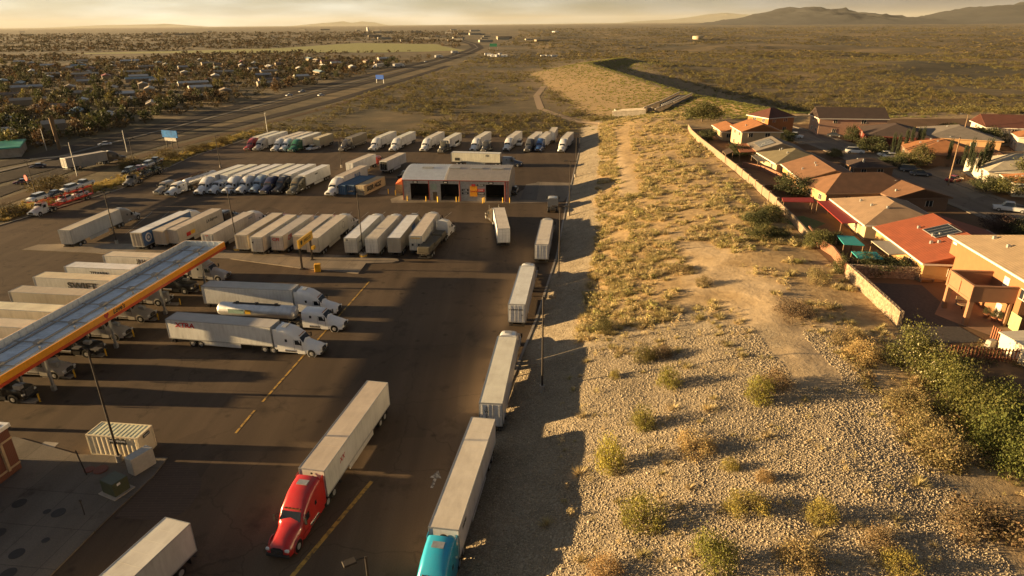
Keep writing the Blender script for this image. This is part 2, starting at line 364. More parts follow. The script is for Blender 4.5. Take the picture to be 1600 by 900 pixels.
grc = ramp(nt, sc.outputs[0], [(.0, (.265, .215, .15)), (.5, (.345, .285, .205)), (1, (.43, .365, .27))]).outputs[0]
gap = ramp(nt, vo.outputs['Distance'], [(.25, (1, 1, 1)), (.62, (.80, .77, .70))]).outputs[0]
grc = mix(nt, 1.0, grc, gap, 'MULTIPLY')
wsh = noise(nt, .35, 5, vec=v); grc = mix(nt, 1.0, grc, ramp(nt, wsh.outputs['Fac'], [(.32, (.74, .72, .68)), (.55, (1, 1, 1)), (.72, (1.12, 1.08, 1.0))]).outputs[0], 'MULTIPLY')
c = mix(nt, sp.outputs[0], c, grc)
c = mix(nt, at_.outputs['Alpha'], c, ramp(nt, n1.outputs['Fac'], [(.3, (.20, .20, .05)), (.7, (.30, .28, .07))]).outputs[0])
nt.links.new(c, b.inputs['Base Color']); b.inputs['Roughness'].default_value = .95
bm1 = N(nt, 'ShaderNodeBump'); bm1.inputs['Strength'].default_value = .6; bm1.inputs['Distance'].default_value = .25; nt.links.new(n2.outputs['Fac'], bm1.inputs['Height'])
inv = N(nt, 'ShaderNodeMath', operation='MULTIPLY'); sub = N(nt, 'ShaderNodeMath', operation='SUBTRACT'); sub.inputs[0].default_value = 1; nt.links.new(vo.outputs['Distance'], sub.inputs[1])
nt.links.new(sub.outputs[0], inv.inputs[0]); nt.links.new(sp.outputs[0], inv.inputs[1])
bm2 = N(nt, 'ShaderNodeBump'); bm2.inputs['Strength'].default_value = .6; bm2.inputs['Distance'].default_value = .05; nt.links.new(inv.outputs[0], bm2.inputs['Height']); nt.links.new(bm1.outputs[0], bm2.inputs['Normal'])
nt.links.new(bm2.outputs[0], b.inputs['Normal'])
tag(obj('ground', raw_mesh('ground', V, F, gm, col, 4, True)), kind='structure')

def poly_sheet(name, pts, z, mat, kind='structure'):
    me = bpy.data.meshes.new(name); me.from_pydata([(p[0], p[1], z) for p in pts], [], [tuple(range(len(pts)))]); me.materials.append(mat); me.update()
    if me.polygons[0].normal.z < 0: me.flip_normals()
    return tag(obj(name, me), kind=kind)
poly_sheet('parking_lot', LOT, 0.0, MT['asphalt'])
def ribbon(pts, w, zoff, n=1, m=None, zfun=None, step=8, thick=0):
    """strip following the terrain along a polyline"""
    pts = [Vector((p[0], p[1])) for p in pts]; dense = []
    for a, b_ in zip(pts[:-1], pts[1:]):
        k = max(1, int((b_-a).length/step))
        for i in range(k): dense.append(a.lerp(b_, i/k))
    dense.append(pts[-1]); V, Fq = [], []
    for i, p in enumerate(dense):
        d = (dense[min(i+1, len(dense)-1)]-dense[max(i-1, 0)]).normalized(); nrm = Vector((d.y, -d.x))
        for s in (-.5, .5):
            q = p+nrm*w*s; z = (zfun or hz)(q.x, q.y); V.append((q.x, q.y, z+zoff))
            if thick: V.append((q.x, q.y, z+zoff-thick))
    k = 4 if thick else 2
    for i in range(len(dense)-1):
        o = i*k
        if thick: Fq += [(o, o+2, o+6, o+4), (o+1, o, o+4, o+5), (o+2, o+3, o+7, o+6)]
        else: Fq.append((o, o+1, o+3, o+2))
    me = bpy.data.meshes.new('ribbon'); me.from_pydata(V, [], Fq); me.materials.append(m); me.update(); return me
# kerbs
ck = [(float(curb(y)), y) for y in np.arange(-30, 264, 4)]
tag(obj('kerb', ribbon(ck, .35, .14, m=MT['concrete'], zfun=lambda x, y: 0, thick=.16)), kind='structure')
lk = [(p.x, p.y) for p in LOT[:7]]
tag(obj('kerb', ribbon(lk, .3, .13, m=MT['concrete'], zfun=lambda x, y: 0, thick=.15)), kind='structure')

# ------------------------------------------------------------------ lettering
def text_mesh(body, size, mat, bold=.012, sx=1.0, shear=0):
    def mk():
        cu = bpy.data.curves.new('lettering', 'FONT'); cu.body = body; cu.size = size; cu.extrude = .006; cu.offset = bold*size; cu.align_x = 'CENTER'; cu.align_y = 'CENTER'; cu.shear = shear
        o = bpy.data.objects.new('lettering', cu); me = bpy.data.meshes.new_from_object(o); bpy.data.objects.remove(o)
        me.materials.clear(); me.materials.append(mat)
        if sx != 1: me.transform(Matrix.Scale(sx, 4, (1, 0, 0)))
        return me
    return cached(('txt', body, size, mat.name, bold, sx, shear), mk)
FACES = {'R': ((0, 1, 0), (0, 0, 1), (1, 0, 0)), 'L': ((0, -1, 0), (0, 0, 1), (-1, 0, 0)), 'B': ((1, 0, 0), (0, 0, 1), (0, -1, 0)), 'F': ((-1, 0, 0), (0, 0, 1), (0, 1, 0)), 'T': ((1, 0, 0), (0, 1, 0), (0, 0, 1))}
def lettering(parent, body, face, pos, size, mat, name='lettering', **kw):
    me = body if isinstance(body, bpy.types.Mesh) else text_mesh(body, size, mat, **kw)
    o = bpy.data.objects.new(name, me); C.objects.link(o); o.parent = parent
    m = Matrix(FACES[face]).transposed().to_4x4(); m.translation = pos; o.matrix_local = m; return o
def disc_mesh(r, mat, inner=0, n=24):
    def mk():
        mb = MB(); vs = [(math.cos(2*math.pi*i/n)*k, math.sin(2*math.pi*i/n)*k, 0) for k in (r, inner) for i in range(n)]
        mb.add(vs, [(i, (i+1) % n, n+(i+1) % n, n+i) for i in range(n)] if inner else [tuple(range(n))]); return mb.mesh('emblem', mat)
    return cached(('disc', r, inner, mat.name), mk)
def rect_mesh(w, hh, mat):
    return cached(('rect', w, hh, mat.name), lambda: MB().box(0, 0, 0, w, hh, .012).mesh('panel', mat))

# ------------------------------------------------------------------ lorries
def wheel_mesh(width, r=.52):
    def mk():
        mb = MB(); w = width/2
        mb.cyl((-w, 0, 0), (w, 0, 0), r, n=18, m=0)
        for s in (-1, 1):
            mb.cyl((s*w*.9, 0, 0), (s*(w+.012), 0, 0), r*.56, n=14, m=1); mb.cyl((s*w, 0, 0), (s*(w+.06), 0, 0), r*.2, n=10, m=1)
        return mb.mesh('wheel', [MT['black'], MT['rim']])
    return cached(('wheel', width, r), mk)
def ring(y, zb, zt, hb, ht, r, k):
    z2 = zb+k*(zt-zb); L = [(-hb, zb), (-hb, z2), (-(ht+(hb-ht)*.2), zt-r), (-(ht-r*.35), zt-r*.3), (-(ht-r*1.1), zt-r*.04)]
    return [(x, y, z) for x, z in L]+[(0, y, zt+.02)]+[(-x, y, z) for x, z in reversed(L)]
AERO = [(0, .5, 1.12, .86, .8, .15, .6), (-.14, .4, 1.36, 1.10, .74, .2, .5), (-.7, .42, 1.62, 1.20, .70, .26, .46), (-1.7, .46, 1.84, 1.22, .78, .28, .46), (-2.3, .46, 1.96, 1.23, .90, .26, .5), (-2.42, .46, 2.02, 1.24, 1.04, .26, .62),
        (-3.0, .46, 2.70, 1.24, 1.10, .2, .78), (-3.12, .46, 2.84, 1.24, 1.12, .22, .8), (-3.7, .46, 3.32, 1.24, 1.10, .34, .8), (-4.4, .46, 3.72, 1.25, 1.12, .36, .8), (-5.3, .46, 3.92, 1.25, 1.14, .34, .8), (-6.3, .46, 3.98, 1.25, 1.15, .3, .8)]
CLASSIC = [(0, .5, 1.55, .72, .66, .14, .6), (-.1, .45, 1.74, .86, .78, .16, .6), (-1.2, .5, 1.86, .95, .84, .2, .6), (-2.6, .5, 1.98, 1.02, .92, .2, .6), (-2.62, .5, 2.04, 1.18, 1.0, .2, .7),
           (-2.95, .5, 2.74, 1.2, 1.08, .16, .8), (-3.9, .5, 2.86, 1.2, 1.1, .18, .82), (-4.0, .5, 3.1, 1.24, 1.14, .2, .84), (-4.9, .5, 3.62, 1.24, 1.14, .25, .84), (-6.3, .5, 3.70, 1.24, 1.14, .2, .84)]
DAY = AERO[:7]+[(-3.15, .46, 2.86, 1.24, 1.12, .2, .8), (-4.2, .46, 2.92, 1.24, 1.14, .2, .8)]
LOWROOF = AERO[:7]+[(-3.15, .46, 2.86, 1.24, 1.12, .2, .8), (-4.2, .46, 2.98, 1.24, 1.14, .2, .8), (-6.3, .46, 3.0, 1.24, 1.14, .2, .8)]
def cab_meshes(style):
    def mk():
        secs = {'aero': AERO, 'classic': CLASSIC, 'day': DAY, 'low': LOWROOF}[style]; out = {}
        mb = MB(); mb.loft([ring(*s) for s in secs]); ye = secs[-1][0]
        if style == 'aero':
            for s in (-1, 1): mb.box(s*1.21, ye-.22, 2.3, .06, .5, 3.1)
        for s in (-1, 1):       # front wheel arch lips and steps
            mb.cyl((s*1.16, -1.3, .56), (s*1.275, -1.3, .56), .68, n=16); mb.box(s*1.12, -2.8, .62, .34, 1.1, .5)
        me = mb.mesh('cab', MT['cab']); out['cab'] = me
        d = MB()
        for s in (-1, 1):
            dl = MB()
            for y in (-2.62, -3.78): dl.box(s*1.243, y, 1.6, .012, .03, 1.7)
            for z in (.76, 2.44): dl.box(s*1.243, -3.2, z, .012, 1.19, .03)
            out['door_seam%d' % s] = dl.mesh('door_seam', MT['frame'])
        if style == 'aero': out['roof_hatch'] = MB().box(0, -5.35, 3.96, 1.0, .62, .1).mesh('roof_hatch', MT['galv'])
        mk_ = MB().box(0, -3.10 if style != 'classic' else -2.96, (2.86 if style != 'classic' else 2.76), 1.5, .1, .04)
        for x in (-.7, -.35, 0, .35, .7): mk_.box(x, -3.12 if style != 'classic' else -2.98, (2.9 if style != 'classic' else 2.8), .1, .12, .07)
        out['marker_lamps'] = mk_.mesh('marker_lamps', simple('amber_lens', (.30, .12, .02), .3))
        out['bumper'] = bevel(MB().box(0, .0, .52, 2.14, .26, .3).mesh('bumper', MT['frame']), .05, 1)
        d.box(0, ye-1.25, .85, .86, 2.9, .26).box(0, ye-1.4, 1.07, .95, 1.2, .12)
        for s in (-1, 1):
            out['wheel_arch%d' % s] = MB().cyl((s*1.28, -1.3, .54), (s*1.29, -1.3, .54), .60, n=16).mesh('wheel_arch', MT['frame'])
            out['fuel_tank%d' % s] = MB().cyl((s*.98, -3.6, .72), (s*.98, -5.2 if ye < -5 else -4.1, .72), .33, n=12).mesh('fuel_tank', MT['chrome'])
        out['chassis'] = d.mesh('chassis', MT['frame'])
        yb = -2.5 if style != 'classic' else -2.62
        w = MB(); w.add([(-.98, yb+.03, 2.06), (.98, yb+.03, 2.06), (.90, yb-.44, 2.72), (-.90, yb-.44, 2.72), (-.98, yb-.1, 2.0), (.98, yb-.1, 2.0), (.9, yb-.7, 2.6), (-.9, yb-.7, 2.6)],
              [(0, 1, 2, 3), (5, 4, 7, 6), (4, 0, 3, 7), (1, 5, 6, 2), (3, 2, 6, 7), (4, 5, 1, 0)])
        out['windshield'] = w.mesh('windshield', MT['glass'])
        for s in (-1, 1):
            g = MB(); g.add([(s*x, y, z) for x in (1.15, 1.262) for y, z in ((-2.72, 1.72), (-3.62, 1.72), (-3.62, 2.38), (-3.1, 2.38))],
                            [(0, 1, 2, 3), (7, 6, 5, 4), (0, 4, 5, 1), (1, 5, 6, 2), (2, 6, 7, 3), (3, 7, 4, 0)])
            out['side_window%d' % s] = g.mesh('side_window', MT['glass'])
            q = MB(); q.box(s*1.23, -4.9, 2.25, .07, .34, .42); out['sleeper_window%d' % s] = q.mesh('sleeper_window', MT['glass'])
            mm = MB(); mm.box(s*1.52, -2.55, 2.15, .2, .1, .62).bar((s*1.2, -2.75, 2.45), (s*1.5, -2.6, 2.45), .04).bar((s*1.2, -2.75, 1.85), (s*1.5, -2.6, 1.85), .04)
            out['mirror%d' % s] = mm.mesh('mirror', MT['black'])
            hl = MB(); hl.box(s*(.88 if style != 'classic' else .84), -.09, 1.04, .38, .2, .24); out['headlight%d' % s] = bevel(hl.mesh('headlight', MT['lamp']), .03, 1)
        gr = MB()
        if style == 'classic': gr.box(0, .02, 1.12, 1.1, .06, .95)
        else:
            gr.box(0, .01, .96, 1.12, .12, .42).box(0, -.06, 1.2, .8, .1, .1)
            sl_b = MB()
            for k_ in range(5): sl_b.box(0, .075, .79+k_*.085, 1.06, .02, .022)
            out['grille_bars'] = sl_b.mesh('grille_bars', MT['chrome'])
        out['grille'] = gr.mesh('grille', MT['chrome' if style == 'classic' else 'black'])
        if style == 'classic':
            e = MB()
            for s in (-1, 1): e.cyl((s*1.15, -4.05, .9), (s*1.15, -4.05, 4.1), .075, n=8)
            out['exhaust_pipes'] = e.mesh('exhaust_pipes', MT['chrome'])
        return out, ye
    return cached(('cab', style), mk)
def make_cab(root, style, color, y_front, pivot=None, turn=0, lod=0):
    """tractor unit: cab part with glass, lamps, wheels as its own pieces"""
    ms, ye = cab_meshes(style)
    cab = obj('cab', ms['cab'], root, color=color)
    if turn:
        a = -R(turn); py = pivot; cab.rotation_euler = (0, 0, a); off = y_front-py
        cab.location = (-math.sin(a)*off, py+math.cos(a)*off, 0)
    else: cab.location = (0, y_front, 0)
    for k, me in ms.items():
        if k == 'cab' or (lod > 1 and k[:5] in ('mirro', 'sleep', 'door_', 'marke', 'roof_')) or (style == 'day' and k.startswith('sleep')): continue
        obj(k.rstrip('-1'), me, cab)
    for s in (-1, 1): obj('wheel', wheel_mesh(.30), cab, (s*1.14, -1.3, .52))
    for yy in (ye-.75, ye-2.05):
        for s in (-1, 1): obj('wheel', wheel_mesh(.58), cab, (s*.95, yy, .52))
    return cab
def trailer_meshes(kind, L):
    def mk():
        o = {}
        if kind in ('box', 'reefer'):
            b = MB().box(0, L/2, 2.615, 2.58, L, 2.93)
            o['trailer'] = b.mesh('trailer', MT['trailer'])
            r = MB().box(0, L/2, 4.093, 2.50, L-.1, .022); n = int(L/1.2)
            for i in range(1, n): r.box(0, L*i/n, 4.106, 2.5, .05, .012)
            o['trailer_roof'] = r.mesh('trailer_roof', MT['roof'])
            f = MB()
            for s in (-1, 1):
                f.box(s*1.285, L/2, 4.08, .05, L+.02, .09).box(s*1.285, L/2, 1.19, .05, L+.02, .14)
                for y in (.0, L): f.box(s*1.275, y, 2.63, .08, .07, 2.98)
            for y in (-.005, L+.005): f.box(0, y, 4.07, 2.56, .06, .12); f.box(0, y, 1.2, 2.56, .06, .16)
            o['edge_frame'] = f.mesh('edge_frame', MT['galv'])
            for s in (-1, 1):
                d = MB().box(s*.61, -.02, 2.62, 1.16, .05, 2.74); o['rear_door%d' % s] = d.mesh('rear_door', MT['trailer'])
                k = MB().box(s*1.02, L*.48, .82, .0, .0, .0) if 0 else MB().box(s*1.22, L*.5, .80, .04, L*.38, .72); o['side_skirt%d' % s] = k.mesh('side_skirt', MT['trailer'])
            k = MB()
            for x in (-.95, -.25, .25, .95): k.cyl((x, -.07, 1.3), (x, -.07, 3.9), .025, n=6)
            for x in (-.6, .6):
                for z in (1.9, 2.6, 3.3): k.box(x, -.052, z, 1.1, .01, .025)
            o['door_bars'] = k.mesh('door_bars', MT['galv'])
            if kind == 'reefer':
                o['cooling_unit'] = bevel(MB().box(0, L+.28, 3.0, 1.9, .5, 1.7).mesh('cooling_unit', MT['white']), .1, 2)
        elif kind == 'flat':
            b = MB().box(0, L/2, 1.42, 2.55, L, .14).box(-.45, L/2, 1.15, .14, L*.95, .42).box(.45, L/2, 1.15, .14, L*.95, .42)
            o['trailer'] = b.mesh('trailer', MT['matte'])
        elif kind == 'tank':
            b = MB(); rr = [(.1, .4), (.3, .95), (.6, 1.03), (L-.6, 1.03), (L-.3, .95), (L-.1, .4)]
            rings = [[(math.cos(2*math.pi*i/20)*r*1.1, y, 2.25+math.sin(2*math.pi*i/20)*r) for i in range(21)] for y, r in rr]
            b.loft(rings)
            o['trailer'] = b.mesh('trailer', MT['alu'])
            t = MB().box(0, L/2, 3.3, .5, L*.6, .06)
            for q in (.25, .5, .75): t.cyl((0, L*q, 3.25), (0, L*q, 3.5), .28, n=12)
            t.box(0, L/2, 1.2, .9, L*.9, .2); o['walkway'] = t.mesh('walkway', MT['frame'])
        o['bogie'] = MB().box(0, 2.7, .95, 1.1, 4.2, .3).mesh('bogie', MT['frame'])
        o['rear_bumper'] = MB().box(0, .1, .55, 2.3, .12, .12).box(-.8, .1, .8, .08, .1, .5).box(.8, .1, .8, .08, .1, .5).mesh('rear_bumper', MT['frame'])
        for s in (-1, 1):
            o['landing_leg%d' % s] = MB().box(s*.85, L-3.4, .62, .12, .14, 1.0).box(s*.85, L-3.4, .12, .3, .3, .06).mesh('landing_leg', MT['frame'])
            o['mudflap%d' % s] = MB().box(s*.95, .75, .75, .55, .04, .75).mesh('mudflap', MT['frame'])
        return o
    return cached(('trl', kind, L), mk)
def make_trailer(root, kind, L, color, roof=None, skirt=True, lod=0, axle=1.9, door=None):
    ms = trailer_meshes(kind, L); t = obj('trailer', ms['trailer'], root, color=color)
    for k, me in ms.items():
        if k == 'trailer' or (k.startswith('side_skirt') and not skirt) or (lod > 1 and k in ('door_bars',)): continue
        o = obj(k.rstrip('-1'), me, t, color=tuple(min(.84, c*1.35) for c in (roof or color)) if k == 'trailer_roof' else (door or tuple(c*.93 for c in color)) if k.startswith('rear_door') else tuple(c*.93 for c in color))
    for yy in (axle, axle+1.3):
        for s in (-1, 1): obj('wheel', wheel_mesh(.58), t, (s*.97, yy, .52))
    return t
WH = (.82, .82, .80); OFFW = (.55, .52, .45); CREAM = (.62, .55, .40); GREY = (.36, .34, .31); DKR = (.03, .028, .026); TANR = (.46, .39, .30); WHR = (.80, .78, .72); DIRTY = (.52, .45, .35)
RED = (.52, .015, .012); TEAL = (.02, .40, .62); BLUE = (.02, .05, .22); LBLUE = (.32, .42, .52); GREEN = (.02, .16, .07); BROWNG = (.12, .11, .07); BLK = (.015, .014, .014); NAVY = (.015, .02, .07)
TRUCKS = []
def semi(label, anchor, heading, side=None, z=4.1, L=16.15, kind='box', side_col=WH, roof=TANR, cab='aero', cab_col=WH, turn=0, group=None, lod=0, skirt=True, gz=0.0, marks=(), name='semi_truck', cab_gap=7.0, category='truck', axle=1.9, door=None):
    """anchor: photo pixel of the rear top corner on `side` of the trailer, or of the front bumper at ground level when side is None"""
    d = Vector((math.sin(R(heading)), math.cos(R(heading)), 0)); rgt = Vector((d.y, -d.x, 0))
    if side is None: rear = at(*anchor, gz)-d*(L+cab_gap)
    else: rear = at(*anchor, gz+z)-rgt*(1.3 if side == 'R' else -1.3 if side == 'L' else 0)
    rear.z = gz
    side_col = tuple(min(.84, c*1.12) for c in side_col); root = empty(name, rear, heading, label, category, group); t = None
    if kind: t = make_trailer(root, kind, L, side_col, roof, skirt, lod, axle, door)
    if cab:
        yf = L+cab_gap
        make_cab(root, cab, cab_col, yf, L-.9, turn, lod)
    for mk in marks:
        tx, face, yy, zz, size, mat, kw = mk
        pos = {'R': (1.315, yy, zz), 'L': (-1.315, yy, zz), 'B': (yy, -.075, zz), 'F': (yy, L+.06, zz)}[face]
        lettering(t, tx, face, pos, size, mat, name='emblem' if isinstance(tx, bpy.types.Mesh) else 'lettering', **kw)  # flat panels also pass as emblems, including the sheet of painted interior shade
    TRUCKS.append((root, rear, heading, L)); return root
BT, RT_, BL, WT_ = MT['blacktxt'], MT['redtxt'], MT['bluetxt'], MT['whitetxt']

G1 = 'lorries standing along the kerb by the gravel bank'
semi('articulated lorry with a teal cab and white trailer, facing the camera at the bottom edge', (774, 655), -170.5, 'L', cab='aero', cab_col=TEAL, roof=(.6, .54, .44), group=G1, marks=[(disc_mesh(.36, BT), 'F', 0, 3.2, 1, BT, {}), ('PRIME', 'L', 14.3, 3.2, .5, BT, {})])
semi('long white lorry parked right behind the teal one, black writing on its rear doors', (785, 631), 6.2, 'R', roof=(.66, .6, .5), cab_col=WH, group=G1,
     marks=[('S', 'B', -.45, 3.45, .5, BT, {}), ('W', 'B', -.45, 3.02, .5, BT, {}), ('I', 'B', -.45, 2.6, .5, BT, {}), ('F', 'B', -.45, 2.18, .5, BT, {}), ('T', 'B', -.45, 1.76, .5, BT, {})])
semi('white kerbside lorry with a thin line of dark writing across its doors', (821, 476), 7.0, 'R', roof=(.70, .66, .58), cab_col=WH, group=G1, marks=[('WERNER', 'B', -.1, 3.2, .36, BT, {'sx': 1.5}), ('53', 'B', .8, 2.35, .3, BT, {})])
semi('farthest white lorry of those standing along the gravel bank kerb', (857, 382), 6.7, 'R', roof=(.58, .52, .43), cab_col=OFFW, group=G1)
semi('white trailer alone in front of the truck wash, its dark brown cab turned left', (797, 357), -4.4, 'R', roof=(.56, .50, .42), cab='classic', cab_col=(.06, .045, .03), turn=-14)
semi('grey tractor unit without a trailer parked beside the kerb near the truck wash', (864, 318), 4, None, L=0, kind=None, cab='low', cab_col=(.30, .30, .29), name='bobtail_tractor', cab_gap=-1.5, category='truck')
semi('bright red lorry with a tall sleeper cab and white trailer driving through the open lot', (606, 598), -168.8, 'L', roof=(.50, .42, .33), cab_col=RED, side_col=(.66, .64, .58), skirt=True,
     marks=[('XX', 'L', 12.6, 2.9, .75, RT_, {'shear': .3}), (disc_mesh(.12, BT), 'F', 0, 3.7, 1, BT, {}), (disc_mesh(.16, RT_), 'F', -.1, 3.3, 1, RT_, {})], axle=1.6)
semi('white trailer leaving the picture at the bottom left beyond the utility cabinets', (297, 818), -163, 'L', roof=(.58, .55, .48), side_col=(.62, .60, .55), cab_col=WH, marks=[('TRANSPORT', 'L', 7.5, 1.9, .5, RT_, {})])
semi('white lorry with red lettering on its long side, nose to the yellow lane line', (257.8, 499), 100.6, 'R', roof=(.40, .37, .33), side_col=(.66, .66, .63), cab_col=(.78, .78, .76), marks=[('XTRA', 'R', 2.9, 3.35, 1.0, RT_, {'shear': .15, 'bold': .03, 'sx': 1.15})], axle=3.6)
semi('plain white lorry with a rounded white cab, directly above the silver tanker', (314, 447.5), 97.6, 'R', L=15.2, roof=(.42, .39, .34), side_col=(.68, .68, .65), cab_col=(.80, .80, .79), axle=3.2)
semi('silver tanker lorry with a white cab standing between two white box lorries', (541, 514), 99, None, L=12.8, kind='tank', side_col=(.7, .7, .7), cab='low', cab_col=(.80, .80, .79), cab_gap=7.6, marks=[(rect_mesh(2.6, .7, simple('tank_green_panel', (.35, .5, .4), .4)), 'R', 3.6, 2.45, 1, BT, {}), (rect_mesh(.9, .7, MT['signyellow']), 'R', 5.5, 2.45, 1, BT, {})])

# ---- row with rear doors towards the camera
G2 = 'lorries parked side by side with their rear doors to the planted island'
row = [
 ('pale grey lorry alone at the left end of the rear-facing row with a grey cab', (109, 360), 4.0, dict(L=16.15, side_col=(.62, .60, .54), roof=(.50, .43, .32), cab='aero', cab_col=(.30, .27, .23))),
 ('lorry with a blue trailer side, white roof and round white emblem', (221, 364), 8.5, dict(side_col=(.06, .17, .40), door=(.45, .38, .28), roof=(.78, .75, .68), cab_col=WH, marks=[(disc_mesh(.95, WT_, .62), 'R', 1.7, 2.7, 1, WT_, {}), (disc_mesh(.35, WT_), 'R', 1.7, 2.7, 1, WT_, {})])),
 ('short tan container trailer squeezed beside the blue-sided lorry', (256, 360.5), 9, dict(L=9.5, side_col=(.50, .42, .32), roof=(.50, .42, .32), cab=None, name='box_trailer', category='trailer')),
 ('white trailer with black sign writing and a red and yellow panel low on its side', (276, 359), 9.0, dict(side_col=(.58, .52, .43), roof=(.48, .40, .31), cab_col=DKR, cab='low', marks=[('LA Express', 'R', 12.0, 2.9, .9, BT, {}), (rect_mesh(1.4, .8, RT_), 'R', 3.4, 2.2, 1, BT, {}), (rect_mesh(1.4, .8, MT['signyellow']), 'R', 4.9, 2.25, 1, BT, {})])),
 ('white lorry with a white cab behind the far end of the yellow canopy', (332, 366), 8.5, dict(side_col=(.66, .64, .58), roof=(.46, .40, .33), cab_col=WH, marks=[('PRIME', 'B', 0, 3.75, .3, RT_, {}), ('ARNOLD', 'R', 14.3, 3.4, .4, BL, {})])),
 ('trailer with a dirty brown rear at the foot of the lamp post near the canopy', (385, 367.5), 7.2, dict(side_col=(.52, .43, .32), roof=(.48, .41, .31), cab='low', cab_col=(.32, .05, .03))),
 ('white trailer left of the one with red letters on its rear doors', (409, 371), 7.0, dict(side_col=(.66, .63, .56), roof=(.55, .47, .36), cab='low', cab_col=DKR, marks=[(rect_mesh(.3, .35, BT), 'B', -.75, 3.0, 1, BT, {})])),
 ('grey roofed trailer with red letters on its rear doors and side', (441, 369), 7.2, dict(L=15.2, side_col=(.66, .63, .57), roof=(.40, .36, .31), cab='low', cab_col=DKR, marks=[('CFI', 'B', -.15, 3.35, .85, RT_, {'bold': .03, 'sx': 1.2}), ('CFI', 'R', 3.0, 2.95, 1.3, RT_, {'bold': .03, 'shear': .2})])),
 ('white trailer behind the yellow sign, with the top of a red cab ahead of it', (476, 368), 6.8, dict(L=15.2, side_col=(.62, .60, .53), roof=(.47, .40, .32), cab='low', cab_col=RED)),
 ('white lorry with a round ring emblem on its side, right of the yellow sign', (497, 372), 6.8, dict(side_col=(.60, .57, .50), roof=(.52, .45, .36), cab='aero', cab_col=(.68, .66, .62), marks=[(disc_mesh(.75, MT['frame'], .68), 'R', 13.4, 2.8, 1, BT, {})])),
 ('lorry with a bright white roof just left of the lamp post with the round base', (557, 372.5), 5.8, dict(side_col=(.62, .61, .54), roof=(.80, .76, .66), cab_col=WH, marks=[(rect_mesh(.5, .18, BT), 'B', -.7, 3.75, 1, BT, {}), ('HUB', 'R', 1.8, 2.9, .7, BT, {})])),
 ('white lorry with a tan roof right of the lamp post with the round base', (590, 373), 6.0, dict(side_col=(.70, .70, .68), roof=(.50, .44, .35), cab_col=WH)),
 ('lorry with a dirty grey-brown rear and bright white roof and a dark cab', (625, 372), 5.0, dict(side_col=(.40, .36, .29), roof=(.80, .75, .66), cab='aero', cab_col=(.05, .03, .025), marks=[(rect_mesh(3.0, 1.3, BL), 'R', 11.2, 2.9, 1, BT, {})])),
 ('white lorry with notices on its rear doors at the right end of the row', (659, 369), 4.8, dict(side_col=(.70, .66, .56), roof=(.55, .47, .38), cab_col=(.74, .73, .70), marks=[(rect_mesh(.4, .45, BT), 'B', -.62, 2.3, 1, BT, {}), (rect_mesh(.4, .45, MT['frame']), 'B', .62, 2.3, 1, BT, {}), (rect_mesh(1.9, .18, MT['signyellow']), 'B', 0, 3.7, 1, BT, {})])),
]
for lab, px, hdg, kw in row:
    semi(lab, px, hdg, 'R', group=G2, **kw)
fb = semi('flatbed lorry with a covered load at the right end of the rear-facing row', (661, 396), 10, 'C', z=1.5, L=13.5, kind='flat', side_col=(.10, .08, .05), cab_col=(.76, .75, .72), group=G2)
lo = MB().box(0, 2.0, 2.05, 2.4, 3.6, 1.1).box(0, 7.0, 1.85, 2.3, 4.6, .75).box(0, 11.2, 1.9, 2.3, 3.0, .85)
o = obj('tarpaulin_load', bevel(lo.mesh('tarpaulin_load', simple('brown_tarpaulin', (.10, .085, .055), .8)), .12, 2), None, fb.location, fb.rotation_euler.z)
tag(o, 'brown tarpaulin covered load on the flatbed at the right end of the row', 'load')

# ---- middle row facing the camera
G3 = 'lorries parked nose out in the middle row'
rowb = [
 ('grey lorry with a load of brown pipes at the left end of the middle row', (245, 306), -167, dict(L=13, kind='flat', side_col=(.06, .05, .04), cab='low', cab_col=(.26, .25, .23))),
 ('white lorry with a silver and red tanker trailer in the middle row', (263, 308), -166, dict(L=13, kind='tank', cab='low', cab_col=(.78, .78, .76))),
 ('big white lorry, third from the left in the middle row', (308, 306), -168, dict(cab_col=(.78, .79, .80), roof=(.74, .68, .58))),
 ('low white lorry between two tall ones, fourth in the middle row', (329, 305), -168, dict(cab='low', cab_col=(.66, .70, .74), roof=(.68, .62, .52))),
 ('white lorry, fifth from the left in the middle row', (351, 305), -168, dict(cab_col=(.74, .77, .80), roof=(.76, .70, .60))),
 ('white lorry, sixth from the left in the middle row', (372, 304.5), -168, dict(cab_col=(.76, .76, .74), roof=(.78, .74, .66))),
 ('lorry with a light blue cab beside a dark blue one', (394, 303.5), -168, dict(cab_col=LBLUE, roof=(.70, .62, .52))),
 ('lorry with a dark blue cab in the middle row', (411, 305), -168, dict(cab_col=NAVY, roof=(.74, .68, .60))),
 ('lorry with a black cab in the middle row', (430, 304.5), -168, dict(cab_col=BLK, roof=(.78, .74, .66))),
 ('lorry with an olive brown cab at the right end of the long middle row', (453, 306), -168, dict(cab_col=BROWNG, roof=(.76, .70, .62), side_col=(.8, .78, .72), marks=[(rect_mesh(1.6, .3, MT['frame']), 'L', 8.5, 3.3, 1, BT, {})])),
 ('white lorry with blue lettering on its trailer beside the blue containers', (513, 308), -166, dict(cab_col=(.78, .78, .78), roof=(.48, .40, .31), side_col=(.72, .72, .68), marks=[('BLUE', 'L', 6.5, 2.7, 1.6, BL, {'bold': .03})])),
]
for lab, px, hdg, kw in rowb: semi(lab, px, hdg, None, group=G3, lod=1, **{**dict(L=14.6), **kw})
pt = TRUCKS[-11][0]
mb = MB()
for r_ in range(3):
    for k in range(5-r_): mb.cyl((-.9+k*.45+r_*.22, .6, 1.72+r_*.4), (-.9+k*.45+r_*.22, 12.4, 1.72+r_*.4), .21, n=8)
